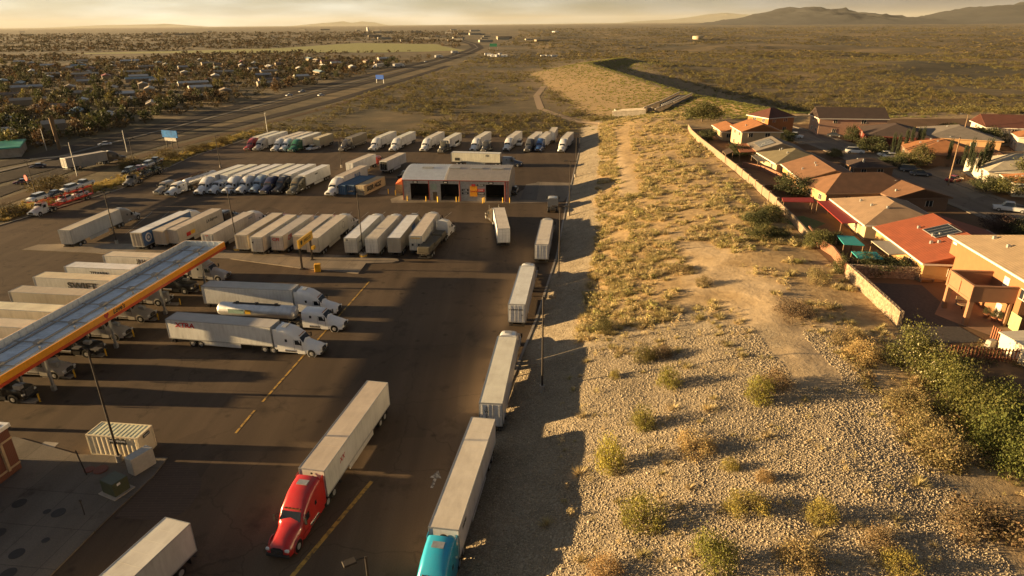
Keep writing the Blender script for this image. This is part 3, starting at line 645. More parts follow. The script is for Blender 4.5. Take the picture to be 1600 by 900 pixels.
o = obj('pipe_load', mb.mesh('pipe_load', simple('rusty_pipe', (.20, .12, .07), .7)), None, pt.location, pt.rotation_euler.z); tag(o, 'stack of rusty brown pipes lying on the flatbed lorry in the middle row', 'pipes')

# ---- far row facing the camera
G4 = 'lorries parked nose out along the far edge of the lot'
rowa = [
 ('red lorry at the left end of the far row', (385, 236.5), dict(cab_col=(.40, .03, .025), roof=(.66, .60, .50))),
 ('grey lorry next to the red one at the left end of the far row', (399, 237), dict(cab_col=(.42, .40, .37), roof=(.70, .64, .54))),
 ('white lorry left of another white one beside the green cab', (427, 238), dict(cab_col=(.74, .74, .72), roof=(.60, .54, .44))),
 ('white lorry directly left of the green lorry', (440, 238), dict(cab_col=(.76, .76, .74), roof=(.62, .56, .46))),
 ('lorry with a green cab and white trailer in the far row', (454, 239), dict(cab_col=GREEN, roof=(.72, .66, .56), side_col=(.78, .77, .72))),
 ('dark flatbed lorry with a stake-sided grey trailer in the far row', (533, 238), dict(cab='classic', cab_col=(.06, .055, .05), side_col=(.16, .14, .11), roof=(.14, .12, .09), L=13)),
 ('white lorry with clear space on its left side in the far row', (580, 237), dict(cab_col=(.78, .78, .76), roof=(.66, .60, .50))),
 ('white lorry with a white side-curtain trailer, second right of the flatbed', (612, 237.5), dict(cab_col=(.78, .78, .76), roof=(.70, .64, .54))),
 ('white lorry left of the dark green-grey cab in the far row', (660, 238), dict(cab_col=(.78, .78, .75), roof=(.62, .56, .46))),
 ('lorry with a dark olive cab in the far row', (688, 240.5), dict(cab='classic', cab_col=(.08, .075, .05), roof=(.66, .60, .50))),
 ('white lorry behind the left end of the long broadside trailer', (738, 238), dict(cab_col=(.78, .78, .76), roof=(.64, .58, .48), turn=0)),
 ('white lorry leftmost of the right-hand group of six in the far row', (790, 237), dict(cab_col=(.74, .74, .72), roof=(.60, .54, .44))),
 ('lorry with a dark grey cab in the right-hand group of the far row', (823, 238.5), dict(cab_col=(.07, .07, .07), roof=(.58, .52, .42))),
 ('lorry with a blue cab in the right-hand group of the far row', (840, 238), dict(cab_col=(.03, .10, .28), roof=(.58, .52, .42))),
 ('white lorry at the right end of the far row', (876, 239), dict(cab_col=(.80, .80, .78), roof=(.58, .52, .42))),
]
for i, (lab, px, kw) in enumerate(rowa): semi(lab, px, -168.5+min(2.5, i*.2), None, group=G4, lod=2, **{**dict(L=14.6), **kw})
semi('white trailer standing rear-on between the blue and the rightmost lorries of the far row', (867, 207), 9, 'R', L=13.5, roof=(.56, .50, .40), cab=None, name='box_trailer', category='trailer', group=G4, lod=2)
semi('tan trailer hitched behind the white pickup in the far row', (520, 208.5), -168, 'L', L=11, side_col=(.55, .47, .30), roof=(.58, .50, .32), cab=None, name='box_trailer', category='trailer', group=G4, lod=2)

# ---- singles in the upper lot
semi('white lorry seen from behind with a red cab, above the blue containers', (552, 255), 15, 'R', L=15, roof=(.58, .50, .40), cab='low', cab_col=(.42, .04, .03), lod=1)
semi('white trailer with an open dark rear beside the black pickup', (605, 252), 15, 'R', L=14, roof=(.54, .46, .36), cab=None, name='box_trailer', category='trailer', marks=[(rect_mesh(2.3, 2.5, MT['dark']), 'B', 0, 2.6, 1, BT, {})])  # black sheet over the closed rear paints the shade of an open interior
semi('cream sunlit trailer broadside behind the truck wash with a dark blue cab', (708, 236), 100.5, 'L', L=16.15, roof=(.74, .68, .58), side_col=(.78, .72, .58), cab='low', cab_col=(.03, .05, .10), marks=[(rect_mesh(1.6, .9, MT['frame']), 'R', 2.0, 2.0, 1, BT, {}), ('FX', 'R', 12, 3.3, .9, BT, {})])
semi('grey lorry with a white trailer driving on the frontage road left of the lot', (93.5, 247), 25, 'L', L=13.5, roof=(.42, .38, .32), side_col=(.42, .40, .36), cab='aero', cab_col=(.05, .04, .035), lod=1)

# ---- lanes under the canopy: cabs stick out to the right
G5 = 'lorries fuelling in the lanes under the canopy'
lanes = [
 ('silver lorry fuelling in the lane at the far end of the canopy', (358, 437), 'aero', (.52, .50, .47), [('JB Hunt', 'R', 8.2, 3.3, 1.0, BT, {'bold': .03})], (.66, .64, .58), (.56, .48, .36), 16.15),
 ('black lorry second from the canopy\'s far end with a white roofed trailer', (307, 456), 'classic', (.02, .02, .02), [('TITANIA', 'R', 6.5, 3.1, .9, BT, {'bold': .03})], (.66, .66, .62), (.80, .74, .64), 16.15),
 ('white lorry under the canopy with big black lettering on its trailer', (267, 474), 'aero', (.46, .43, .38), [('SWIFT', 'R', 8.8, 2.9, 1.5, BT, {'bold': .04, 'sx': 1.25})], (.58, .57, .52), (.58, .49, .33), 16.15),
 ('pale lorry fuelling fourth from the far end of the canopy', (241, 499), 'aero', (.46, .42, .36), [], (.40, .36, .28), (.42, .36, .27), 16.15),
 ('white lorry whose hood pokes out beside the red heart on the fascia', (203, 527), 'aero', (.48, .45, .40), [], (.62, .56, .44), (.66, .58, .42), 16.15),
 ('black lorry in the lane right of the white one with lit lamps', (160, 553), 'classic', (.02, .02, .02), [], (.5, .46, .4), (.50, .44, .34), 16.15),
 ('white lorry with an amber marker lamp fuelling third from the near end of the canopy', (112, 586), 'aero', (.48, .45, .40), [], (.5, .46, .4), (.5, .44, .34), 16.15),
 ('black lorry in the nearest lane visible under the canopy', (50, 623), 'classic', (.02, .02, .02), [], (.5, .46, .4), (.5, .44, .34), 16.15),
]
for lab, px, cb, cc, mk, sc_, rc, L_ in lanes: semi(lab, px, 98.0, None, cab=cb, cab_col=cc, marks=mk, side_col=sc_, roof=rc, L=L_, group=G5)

# ------------------------------------------------------------------ cars, pickups
def car_meshes(kind):
    def mk():
        o = {}; P_ = {'sedan': (4.7, 1.84, [(0, .35, .6), (.1, .25, .72), (1.2, .25, .92), (1.25, .25, .93), (4.0, .25, .98), (4.6, .3, .9), (4.7, .4, .7)], [(1.15, .9), (1.9, 1.42), (3.3, 1.44), (4.1, .98)]),
             'suv': (4.9, 1.94, [(0, .4, .8), (.1, .3, .95), (1.1, .3, 1.1), (4.7, .3, 1.12), (4.9, .4, 1.0)], [(1.15, 1.08), (1.8, 1.72), (4.3, 1.74), (4.8, 1.12)]),
             'van': (5.6, 2.0, [(0, .4, .9), (.1, .3, 1.05), (.9, .3, 1.25), (5.5, .3, 1.3), (5.6, .4, 1.2)], [(.8, 1.2), (1.5, 2.1), (5.3, 2.15), (5.55, 1.3)]),
             'pickup': (5.7, 2.0, [(0, .45, .9), (.1, .35, 1.05), (1.4, .35, 1.14), (5.6, .35, 1.12), (5.7, .45, 1.0)], [(1.35, 1.1), (1.95, 1.84), (3.3, 1.86), (3.7, 1.12)])}[kind]
        L, Wd, body, gh = P_; b = MB()
        b.loft([[(-Wd/2, L/2-y, z0), (-Wd/2, L/2-y, z0+(z1-z0)*.7), (-Wd/2+.1, L/2-y, z1-.02), (0, L/2-y, z1+.02), (Wd/2-.1, L/2-y, z1-.02), (Wd/2, L/2-y, z0+(z1-z0)*.7), (Wd/2, L/2-y, z0)] for y, z0, z1 in body])
        yy = [L/2-g[0] for g in gh]; zz = [g[1] for g in gh]; w = Wd/2-.12; wt = w-.14
        b.box(0, (yy[1]+yy[2])/2, zz[1]+.02, wt*2, abs(yy[2]-yy[1])+.1, .05)
        if kind == 'pickup': b.box(0, -1.75, 1.08, 1.5, 1.7, .02)
        o['body'] = b.mesh('body', MT['carpaint'])
        g = MB(); vs = [(s*(w if k in (0, 3) else wt), yy[k], zz[k]) for s in (-1, 1) for k in range(4)]
        g.add(vs, [(0, 1, 2, 3), (7, 6, 5, 4), (4, 5, 1, 0), (5, 6, 2, 1), (6, 7, 3, 2)]); o['windows'] = g.mesh('windows', MT['glass'])
        if kind == 'pickup':
            t = MB().box(0, -1.75, 1.13, 1.55, 1.75, .03); o['bed'] = t.mesh('bed', MT['black'])
        for s in (-1, 1):
            o['headlight%d' % s] = MB().box(s*(Wd/2-.28), L/2-.06, body[1][2]-.14, .34, .12, .16).mesh('headlight', MT['lamp'])
        return o, L, Wd
    return cached(('car', kind), mk)
def car(label, kind, color, loc, heading, group=None, tilt=0, cat=None, name=None):
    ms, L, Wd = car_meshes(kind)
    root = empty(name or {'sedan': 'parked_car', 'suv': 'parked_car', 'van': 'parked_van', 'pickup': 'pickup_truck'}[kind], loc, heading, label, cat or {'sedan': 'car', 'suv': 'car', 'van': 'van', 'pickup': 'pickup'}[kind], group)
    if tilt: root.rotation_euler = (R(tilt), 0, -R(heading))
    for k, me in ms.items(): obj(k.rstrip('-1'), me, root, color=color)
    for yy in (L/2-.95, -L/2+1.0):
        for s in (-1, 1): obj('wheel', wheel_mesh(.24, .36), root, (s*(Wd/2-.1), yy, .36))
    return root
WC = (.72, .72, .70)
car('white pickup with a trailer behind it in the far row of the lot', 'pickup', WC, at(490, 234), -150)
bp = at(633, 277); car('black pickup with a white rear canopy left of the truck wash', 'pickup', BLK, bp, 20)
car('white van nose out in the far row behind the left end of the long trailer', 'van', WC, at(711, 229), -165)
car('small white van between two lorries at the right of the far row', 'van', WC, at(812, 227), -172)
car('dark pickup parked against the right end wall of the truck wash', 'pickup', BLK, at(803, 302), 8)
dk = at(757, 236); semi('dark tractor unit with no trailer right of the white lorry in the far row', (755, 240), -166, None, L=0, kind=None, cab='classic', cab_col=(.04, .04, .04), name='bobtail_tractor', cab_gap=0, lod=2)

# ---- car transporters at the left edge of the lot
def transporter(label, cab_px, hdg, cabc, cars, fcol):
    d = Vector((math.sin(R(hdg)), math.cos(R(hdg)), 0)); front = at(*cab_px); L = 15.5
    rear = front-d*(L+4.6); root = empty('car_transporter', rear, hdg, label, 'car transporter')
    make_cab(root, 'day', cabc, L+4.6, lod=1)
    m = MB()
    for s in (-1, 1):
        m.bar((s*1.2, 0, 1.0), (s*1.2, 12.5, 1.0), .16, .2).bar((s*1.2, -.2, 3.0), (s*1.2, 14.2, 3.15), .14, .16).bar((s*1.2, 14.2, 3.15), (s*1.2, 19.0, 3.35), .12, .14)
        for y in (0, 3.2, 6.4, 9.6, 12.5): m.bar((s*1.2, y, 1.0), (s*1.2, y+.3, 3.05), .12)
        m.bar((s*1.2, 12.5, 1.0), (s*1.2, 15, 3.1), .12)
    for y in (0, 3.2, 6.4, 9.6, 12.4): m.bar((-1.2, y, 3.0), (1.2, y, 3.0), .1).bar((-1.2, y, 1.0), (1.2, y, 1.0), .12)
    m.box(-.75, 6.5, 3.12, .55, 13, .05).box(.75, 6.5, 3.12, .55, 13, .05).box(-.75, 6, 1.12, .55, 12, .05).box(.75, 6, 1.12, .55, 12, .05).box(-.75, 16.6, 3.42, .5, 4.6, .05).box(.75, 16.6, 3.42, .5, 4.6, .05)
    obj('carrier_frame', m.mesh('carrier_frame', fcol), root)
    for yy in (1.6, 2.9):
        for s in (-1, 1): obj('wheel', wheel_mesh(.5, .45), root, (s*.95, yy, .45))
    rg = Vector((d.y, -d.x, 0))
    for lab, kind, colr, y, z, rev in cars:
        p = rear+d*y; p.z = z; car(lab, kind, colr, p, hdg+(180 if rev else 0), 'cars carried on the transporters')
p1, p2 = at(48, 338), at(150, 302); H1 = hd(p2.x, p2.y, p1.x, p1.y)
transporter('red car transporter with a small white cab carrying white cars at the left kerb', (50, 340), H1, (.70, .69, .66), [
 ('white car riding above the cab of the red transporter', 'suv', WC, 17.0, 3.45, 0), ('black car on the upper deck of the red transporter', 'sedan', BLK, 11.6, 3.15, 0),
 ('white estate car in the middle of the upper deck of the red transporter', 'suv', WC, 6.3, 3.15, 0), ('white pickup at the rear of the upper deck of the red transporter', 'pickup', WC, .9, 3.15, 0),
 ('white car on the lower deck of the red transporter behind its cab', 'sedan', WC, 8.6, 1.15, 0), ('white car on the lower deck at the rear of the red transporter', 'sedan', WC, 3.4, 1.15, 0)], MT['red'])
p1, p2 = at(196, 294), at(283, 255); H2 = hd(p2.x, p2.y, p1.x, p1.y)
transporter('dark car transporter carrying dark cars, nearer the middle row', (198, 293), H2, (.30, .28, .24), [
 ('black off-road car above the cab of the dark transporter', 'suv', (.02, .025, .02), 17.0, 3.45, 0), ('dark red car on the upper deck of the dark transporter', 'sedan', (.25, .02, .015), 11.6, 3.15, 0),
 ('silver car on the upper deck of the dark transporter', 'suv', (.4, .42, .44), 6.3, 3.15, 0), ('black pickup at the rear of the upper deck of the dark transporter', 'pickup', BLK, .9, 3.15, 0),
 ('dark grey car on the lower deck of the dark transporter', 'sedan', (.08, .08, .08), 8.6, 1.15, 0), ('dark green car on the lower deck at the rear of the dark transporter', 'sedan', (.03, .06, .03), 3.4, 1.15, 0)], MT['frame'])
# ------------------------------------------------------------------ fuel canopy
A = at(350, 378, 6.5); B = at(0, 588, 6.5); cdir = (A-B).normalized(); chd = math.degrees(math.atan2(cdir.x, cdir.y))
deck = simple('canopy_deck_sky_tint', (.60, .68, .76), .4, .1, .2, .8)  # blue-white base colour paints in the sky reflected by the metal deck
can = empty('fuel_canopy', (A.x, A.y, 0), chd, 'long flat canopy over the fuel lanes with an orange and red fascia and metal roof', 'canopy')
CL, CW = 49.6, 7.4
m = MB().box(-CW/2, -CL/2, 5.45, CW-.3, CL-.3, .16); n = int(CL/1.0)-1
for i in range(n*2): m.box(-CW/2, -.8-i*.5, 5.55, CW-.6, .05, .05)
obj('roof_deck', m.mesh('roof_deck', deck), can)
m = MB()
for i in range(8):
    y = -3-i*5.9; m.box(-CW/2, y, 5.75, CW-.8, .12, .12); m.box(-CW/2, y, 5.85, .7, .9, .35); m.cyl((-CW/2+1.4, y-1.4, 5.5), (-CW/2+1.4, y-1.4, 5.95), .12, n=8)
m.box(-CW/2, -CL/2, 5.66, .22, CL-1, .14).box(-CW+1.0, -CL/2, 5.62, .3, CL-1, .1).cyl((-2.0, -1, 5.65), (-2.0, -CL+1, 5.65), .06, n=6)
obj('roof_pipework', m.mesh('roof_pipework', simple('weathered_steel', (.34, .32, .29), .7)), can)
m = MB().box(0, -CL/2, 6.08, .16, CL, .84); obj('orange_fascia', m.mesh('orange_fascia', MT['orange']), can)
obj('fascia_back', MB().box(-.13, -CL/2, 6.0, .05, CL, 1.0).mesh('fascia_back', MT['galv']), can)
m = MB().box(.03, -CL/2, 5.48, .16, CL, .36).box(.05, -CL/2, 5.32, .2, CL, .1); obj('red_fascia_band', m.mesh('red_fascia_band', simple('fascia_red', (.60, .07, .02), .45)), can)
m = MB().box(-CW, -CL/2, 5.9, .12, CL, 1.3).box(-CW/2, 0, 5.9, CW, .12, 1.3)
for i in range(int(CL/1.15)): m.box(-CW+.1, -i*1.15-.3, 5.95, .1, .07, 1.2)
m.box(-CW/2, -CL, 5.9, CW, .12, 1.3)
for i in range(6): m.box(-.9-i*1.1, -.1, 5.95, .07, .1, 1.2)
obj('parapet', m.mesh('parapet', simple('parapet_panel', (.70, .72, .70), .5)), can)
m = MB().box(-CW-.09, -CL/2, 6.2, .08, CL, .7).box(-CW/2, .09, 6.2, CW, .08, .7); obj('parapet_trim', m.mesh('parapet_trim', MT['orange']), can)
for i in range(4):
    for x in (-1.6, -CW+1.6): obj('column', MB().box(x, -5.5-i*11.6, 2.7, .26, .26, 5.4).box(x, -5.5-i*11.6, .35, .45, .45, .7).mesh('column', MT['galv']), can)
pos = -30.6
lettering(can, "Love's", 'R', (.1, pos+2.2, 6.08), .95, BT, shear=.25, bold=.03)
hm = MB(); pts = [(0, -.45), (-.45, .05), (-.42, .3), (-.22, .42), (0, .25), (.22, .42), (.42, .3), (.45, .05)]
hm.add([(x, y, 0) for x, y in pts], [tuple(range(8))]); lettering(can, hm.mesh('heart', RT_), 'R', (.1, pos-.3, 6.08), 1, RT_, name='emblem')
for i in range(8):   # fuel pumps on islands between the lanes
    g = can.matrix_basis
    y = -7.5-i*5.9; p = Vector((A.x, A.y, 0))-cdir*(-y)+Vector((cdir.y, -cdir.x, 0))*(-CW/2)
    r = empty('fuel_pump', p, chd, 'tall grey fuel pump on a kerbed island under the canopy', 'fuel pump', 'fuel pumps under the canopy')
    obj('pump_body', bevel(MB().box(0, 0, 1.2, 1.0, .6, 2.1).mesh('pump_body', MT['galv']), .05, 1), r); obj('island', MB().box(0, 0, .08, 4, 1.0, .16).mesh('island', MT['concrete']), r)
    obj('yellow_guard', MB().cyl((2.3, 0, 0), (2.3, 0, 1.1), .1, n=10).mesh('yellow_guard', MT['yellow']), r)

# ------------------------------------------------------------------ truck wash building
bl, br = at(631.5, 312), at(794, 315); bh = hd(bl.x, bl.y, br.x, br.y)-90; BW = (br-bl).length; BD = 17.0; EH = 5.3
washred = simple('wash_red_trim', (.30, .055, .04), .5)
tw = empty('truck_wash', bl, bh, 'metal truck wash building with three dark bays, red trim and a pale roof', 'building')
mwall = simple('ribbed_wall_panel', (.42, .41, .38), .6, .1, .2, 2.0)
m = MB(); ops = [(.07, .245), (.36, .535), (.79, .965)]; x0 = 0; DH = 4.4
for a, b_ in ops: m.box((x0+a*BW)/2, 0, EH/2, a*BW-x0, .25, EH); m.box((a+b_)/2*BW, 0, (EH+DH)/2, (b_-a)*BW, .25, EH-DH); x0 = b_*BW
m.box((x0+BW)/2, 0, EH/2, BW-x0, .25, EH).box(0, BD/2, EH/2, .25, BD-.3, EH).box(BW, BD/2, EH/2, .25, BD-.3, EH).box(BW/2, BD, EH/2, BW, .25, EH)
def roofz(t): return EH+.05+1.9*math.sin(math.pi*t)**.8
for x in (0, BW):
    k = 10; m.add([(x-.12, BD*i/k, z) for i in range(k+1) for z in (EH-.02, roofz(i/k)-.05)]+[(x+.12, BD*i/k, z) for i in range(k+1) for z in (EH-.02, roofz(i/k)-.05)],
      [(i*2, i*2+1, i*2+3, i*2+2) for i in range(k)]+[(22+i*2, 22+i*2+2, 22+i*2+3, 22+i*2+1) for i in range(k)])
obj('wall', m.mesh('wall', mwall), tw)
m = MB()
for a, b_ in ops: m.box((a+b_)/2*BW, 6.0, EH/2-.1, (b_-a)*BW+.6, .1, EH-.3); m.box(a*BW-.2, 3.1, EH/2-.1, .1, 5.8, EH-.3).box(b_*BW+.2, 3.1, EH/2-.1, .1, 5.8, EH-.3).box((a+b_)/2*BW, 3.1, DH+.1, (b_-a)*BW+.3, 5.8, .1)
obj('bay_interior', m.mesh('bay_interior', MT['dark']), tw)  # bay lining near-black, the rooms' shade is put into its colour
def roofpart(xa, xb, mat):
    m = MB(); k = 12; t = .0
    P = [(x, -.25+(BD+.5)*i/k, roofz(i/k)+.06) for i in range(k+1) for x in (xa, xb)]
    m.add(P, [(2*i, 2*i+1, 2*i+3, 2*i+2) for i in range(k)], smooth=True); m.add([(x, y, z-.12) for x, y, z in P], [(2*i+2, 2*i+3, 2*i+1, 2*i) for i in range(k)])
    nn = int((xb-xa)/.6)
    for j in range(1, nn):
        x = xa+(xb-xa)*j/nn
        for i in range(k): m.bar((x, -.25+(BD+.5)*i/k, roofz(i/k)+.07), (x, -.25+(BD+.5)*(i+1)/k, roofz((i+1)/k)+.07), .05)
    m.box((xa+xb)/2, -.25, roofz(0)+.0, xb-xa, .06, .2)
    return obj('roof_section', m.mesh('roof_section', mat), tw)
roofpart(-.3, BW*.40, simple('roof_panel_light', (.62, .64, .66), .45, .3, .08, 1)); roofpart(BW*.40, BW+.3, simple('roof_panel_tan', (.46, .41, .35), .5, .25, .1, 1))
for f in (.2, .46, .68, .88): obj('roof_vent', MB().box(f*BW, BD*.36, roofz(.36)+.22, 2.9, 1.2, .28).mesh('roof_vent', MT['galv']), tw)
for x in (.0, .25, .545, 1.0): obj('red_pillar', MB().box(x*BW, -.22, EH/2, .2, .2, EH).mesh('red_pillar', washred), tw)
obj('red_pillar', MB().box(BW*.975, -.2, EH/2, .28, .26, EH).mesh('red_pillar', washred), tw)
obj('eave_trim', MB().box(BW/2, -.33, EH+.02, BW+.6, .1, .18).mesh('eave_trim', washred), tw)
for a, b_ in ops:
    o = obj('bay_number_sign', MB().box((a+b_)/2*BW-1, -.24, DH+.42, 1.3, .12, .6).mesh('bay_number_sign', MT['blacktxt']), tw)
    obj('sign_face', MB().box((a+b_)/2*BW-1, -.32, DH+.42, .8, .03, .24).mesh('sign_face', MT['white']), o)
obj('office_door', MB().box(.305*BW, -.16, 1.15, 1.1, .1, 2.2).mesh('office_door', simple('bronze_door', (.12, .09, .05), .5)), tw)
def wsign(x, z, w, hh, mat, txt=None, tm=None, size=.5, nm='wall_sign'):
    o = obj(nm, MB().box(x*BW, -.19, z, w, .1, hh).mesh(nm, mat), tw)
    if txt: lettering(o, txt, 'B', (x*BW, -.25, z), size, tm or WT_)
wsign(.295, 3.6, 1.6, 1.5, simple('green_notice', (.35, .42, .33), .6))
wsign(.595, 2.9, 1.8, .6, MT['blacktxt'], 'LUBE'); wsign(.595, 2.05, 1.8, .5, MT['blacktxt'], 'TIRES', size=.42)
wsign(.675, 2.6, 1.9, 2.7, MT['orange'], "Love's", RT_, .7); wsign(.675, 4.05, 1.0, .8, RT_, nm='heart_sign')
wsign(.745, 4.2, 1.9, .5, MT['blacktxt'], 'TRUCK', size=.42); wsign(.745, 2.9, 1.9, .75, MT['red'], 'CARE'); wsign(.745, 2.0, 1.9, .6, MT['blacktxt'], 'WASH')
for x in (.045, .225, .335, .345, .515, .54, .78, .77, .955, 1.02):
    p = tw.location+Vector((math.cos(-R(bh)), math.sin(-R(bh)), 0))*x*BW+Vector((math.sin(R(bh)), math.cos(R(bh)), 0))*(-1.2-(.8 if x in (.345, .77) else 0))
    tag(obj('bollard', cached('bollard', lambda: MB().cyl((0, 0, 0), (0, 0, 1.35), .13, n=12).mesh('bollard', MT['yellow'])), None, p), 'yellow steel bollard guarding the bays of the truck wash', 'bollard', 'yellow bollards in front of the truck wash')
tp = at(619, 302); o = obj('tarp_shelter', MB().add([(0, 0, 0), (3, 0, 0), (3, 5, 0), (0, 5, 0), (0, 0, 2.6), (3, 0, 4.2), (3, 5, 4.2), (0, 5, 2.6)], [(4, 5, 6, 7), (0, 1, 5, 4), (3, 0, 4, 7), (1, 2, 6, 5), (2, 3, 7, 6)]).mesh('tarp_shelter', simple('orange_tarp', (.60, .13, .04), .7)), None, (tp.x, tp.y, 0))
tag(o, 'orange tarpaulin shelter leaning on the left end of the truck wash', 'shelter')
o = obj('fence_panel', MB().box(1.5, -.15, 1.2, 3.1, .08, 2.4).mesh('fence_panel', MT['wood']), None, (tp.x, tp.y, 0)); tag(o, 'tan slatted enclosure in front of the orange shelter', 'fence')
for q in ((607, 303), (618, 305)): tag(obj('bollard', CACHE['bollard'], None, at(*q)), 'yellow steel bollard guarding the bays of the truck wash', 'bollard', 'yellow bollards in front of the truck wash')

# ---- shipping containers
def container(label, p0, hdg, L, Hh, Wd, color, loc_z=0, signs=()):
    root = empty('shipping_container', p0, hdg, label, 'container')
    def mk():
        m = MB(); nn = int(L/.28)
        for s in (-1, 1):        # ribbed long sides
            vs = []; fs = []
            for i in range(nn*2+1):
                x = s*(Wd/2-.02-(.05 if (i//2) % 2 else 0)); y = .1+(L-.2)*i/(nn*2)
                vs += [(x, y, .15), (x, y, Hh-.12)]
            for i in range(nn*2): fs.append((2*i, 2*i+2, 2*i+3, 2*i+1))
            m.add(vs, fs)
        m.box(0, .08, Hh/2, Wd-.1, .08, Hh-.2).box(0, L-.08, Hh/2, Wd-.1, .08, Hh-.2)
        for x in (-1, 1):
            for y in (.08, L-.08): m.box(x*(Wd/2-.07), y, Hh/2, .16, .18, Hh)
            m.box(x*(Wd/2-.05), L/2, Hh-.07, .12, L, .13).box(x*(Wd/2-.05), L/2, .1, .12, L, .18)
        for y in (.05, L-.05): m.box(0, y, Hh-.07, Wd, .14, .13).box(0, y, .1, Wd, .14, .18)
        return m.mesh('container_body', MT['matte'])
    obj('container_body', cached(('cont', L, Hh, Wd), mk), root, color=color)
    def rf():
        m = MB().box(0, L/2, Hh-.08, Wd-.15, L-.2, .04)
        for i in range(int(L/.5)): m.box(0, .3+i*.5, Hh-.05, Wd-.2, .2, .03)
        return m.mesh('container_roof', MT['matte'])
    obj('container_roof', cached(('contr', L, Hh, Wd), rf), root, color=tuple(min(.8, c*1.15) for c in color))
    d = MB()
    for x in (-.85, -.3, .3, .85): d.cyl((x, -.01, .3), (x, -.01, Hh-.2), .025, n=6)
    obj('door_rods', d.mesh('door_rods', MT['galv']), root)
    return root
c0, c1 = at(133, 679, 2.6), at(214, 685, 2.6)
ch = hd(c0.x, c0.y, c1.x, c1.y); c0.z = 0; dd = Vector((math.sin(R(ch)), math.cos(R(ch)), 0)); side = Vector((-dd.y, dd.x, 0))
wc = container('cream ribbed shipping container with black signs beside the forecourt lamp post', c0+side*1.22, ch, (c1-c0).xy.length, 2.6, 2.44, (.80, .68, .46))
s1 = obj('sign', MB().box(1.22, 3.6, 2.0, .05, 1.9, .62).mesh('sign', BT), wc); lettering(s1, 'NO PARKING', 'R', (1.26, 3.6, 2.05), .3, WT_)
Lc = (c1-c0).xy.length; s2 = obj('sign', MB().box(-.1, Lc+.03, 2.2, 1.0, .05, .34).mesh('sign', BT), wc); lettering(s2, 'PARKING', 'F', (-.1, Lc+.07, 2.2), .2, WT_)
q0 = at(527, 304); q1 = at(541, 304); q2 = at(556, 305)
for lab, q, colr in (('blue shipping container nearest the white lorry', q0, (.05, .14, .26)), ('middle blue shipping container of the three side by side', q1, (.045, .12, .22)), ('tan shipping container with graffiti on its long side', q2, (.42, .33, .20))):
    cc = container(lab, q+Vector((1.3, 0, 0)), 17, 12.2 if colr[2] > .21 else 12.2, 2.6, 2.44, colr)
    if colr[0] > .3:
        for i, (t_, y) in enumerate((('SKER', 3.2), ('NOZ', 7.5))): lettering(cc, t_, 'R', (1.24, y, 1.3), 1.7, BT if i else MT['frame'], name='graffiti', bold=.05, shear=.3)

# ------------------------------------------------------------------ lot furniture
def light_pole(label, p, hgt, heads=2, hdg=0, base=True, drum=False, group='tall lamp posts of the lorry park'):
    r = empty('lamp_post', p, hdg, label, 'lamp post', group)
    obj('pole', MB().cyl((0, 0, .0), (0, 0, hgt), .13, .08, 10).mesh('pole', MT['pole']), r)
    if base: obj('concrete_base', MB().cyl((0, 0, 0), (0, 0, .9), .75 if drum else .32, n=16).mesh('concrete_base', MT['concrete']), r)
    if drum: obj('yellow_stripe', MB().cyl((0, 0, .3), (0, 0, .6), .77, n=16).mesh('yellow_stripe', MT['yellow']), r)
    for i in range(heads):
        s = 1 if i == 0 else -1
        a = obj('arm', MB().bar((0, 0, hgt-.1), (s*.7, 0, hgt), .07).mesh('arm', MT['pole']), r)
        obj('lamp_head', bevel(MB().box(s*1.05, 0, hgt+.02, .85, .55, .16).mesh('lamp_head', MT['pole']), .03, 1), a)
    return r
def top_h(base, pxtop):
    b_ = Vector(base); best = min((abs((CAMPY(b_+Vector((0, 0, z)))[1])-pxtop), z) for z in np.arange(3, 20, .25)); return float(best[1])
def CAMPY(v):
    w = v-Vector((0, 0, CAM_H)); d = w.dot(FWD); return 800+FPX*w.dot(RT)/d, 450-FPX*w.dot(UP)/d
poles = [
 ('dark lamp post beside the cream container', (188, 722), 545, 0, dict(heads=2)), ('lamp post standing alone on the gravel bank beside the second kerb lorry', (847, 612), 462, 0, dict(heads=1)),
 ('lamp post on the gravel bank right of the farthest kerb lorry', (873, 432), 322, 0, dict(heads=2)), ('lamp post at the gravel bank level with the truck wash doors', (889, 337), 251, 0, dict(heads=2)),
 ('lamp post on the gravel bank beyond the truck wash', (899, 277), 215, 0, dict(heads=1)), ('farthest lamp post along the gravel bank', (905, 236), 206, 0, dict(heads=2)),
 ('lamp post with a drum base between the rear-facing white-roofed lorries', (568, 402), 300, 1, dict(heads=2, drum=True)), ('lamp post with a drum base near the end of the canopy', (372, 392), 295, 1, dict(heads=2, drum=True)),
 ('lamp post left of the blue-sided trailer', (183, 382), 300, 1, dict(heads=2)), ('lamp post behind the red car transporter', (59, 313), 252, 0, dict(heads=2)),
 ('thin lamp post at the left kerb near the dark transporter', (212, 263), 215, 0, dict(heads=1)), ('lamp post on the far left kerb below the blue billboard', (345, 262), 212, 0, dict(heads=1)),
 ('lamp post behind the blue containers', (534, 262), 215, 0, dict(heads=1))]
for lab, q, ty, k, kw in poles:
    p = ontp(*q) if q[0] > 700 else at(*q); hgt = max(8.5, min(14, top_h(p, ty))); light_pole(lab, p, hgt, hdg=8, **kw)
p = at(571, 869, 11.0); p.z = 0; light_pole('lamp post at the bottom edge with only its head in view', p, 11, heads=1, hdg=150)
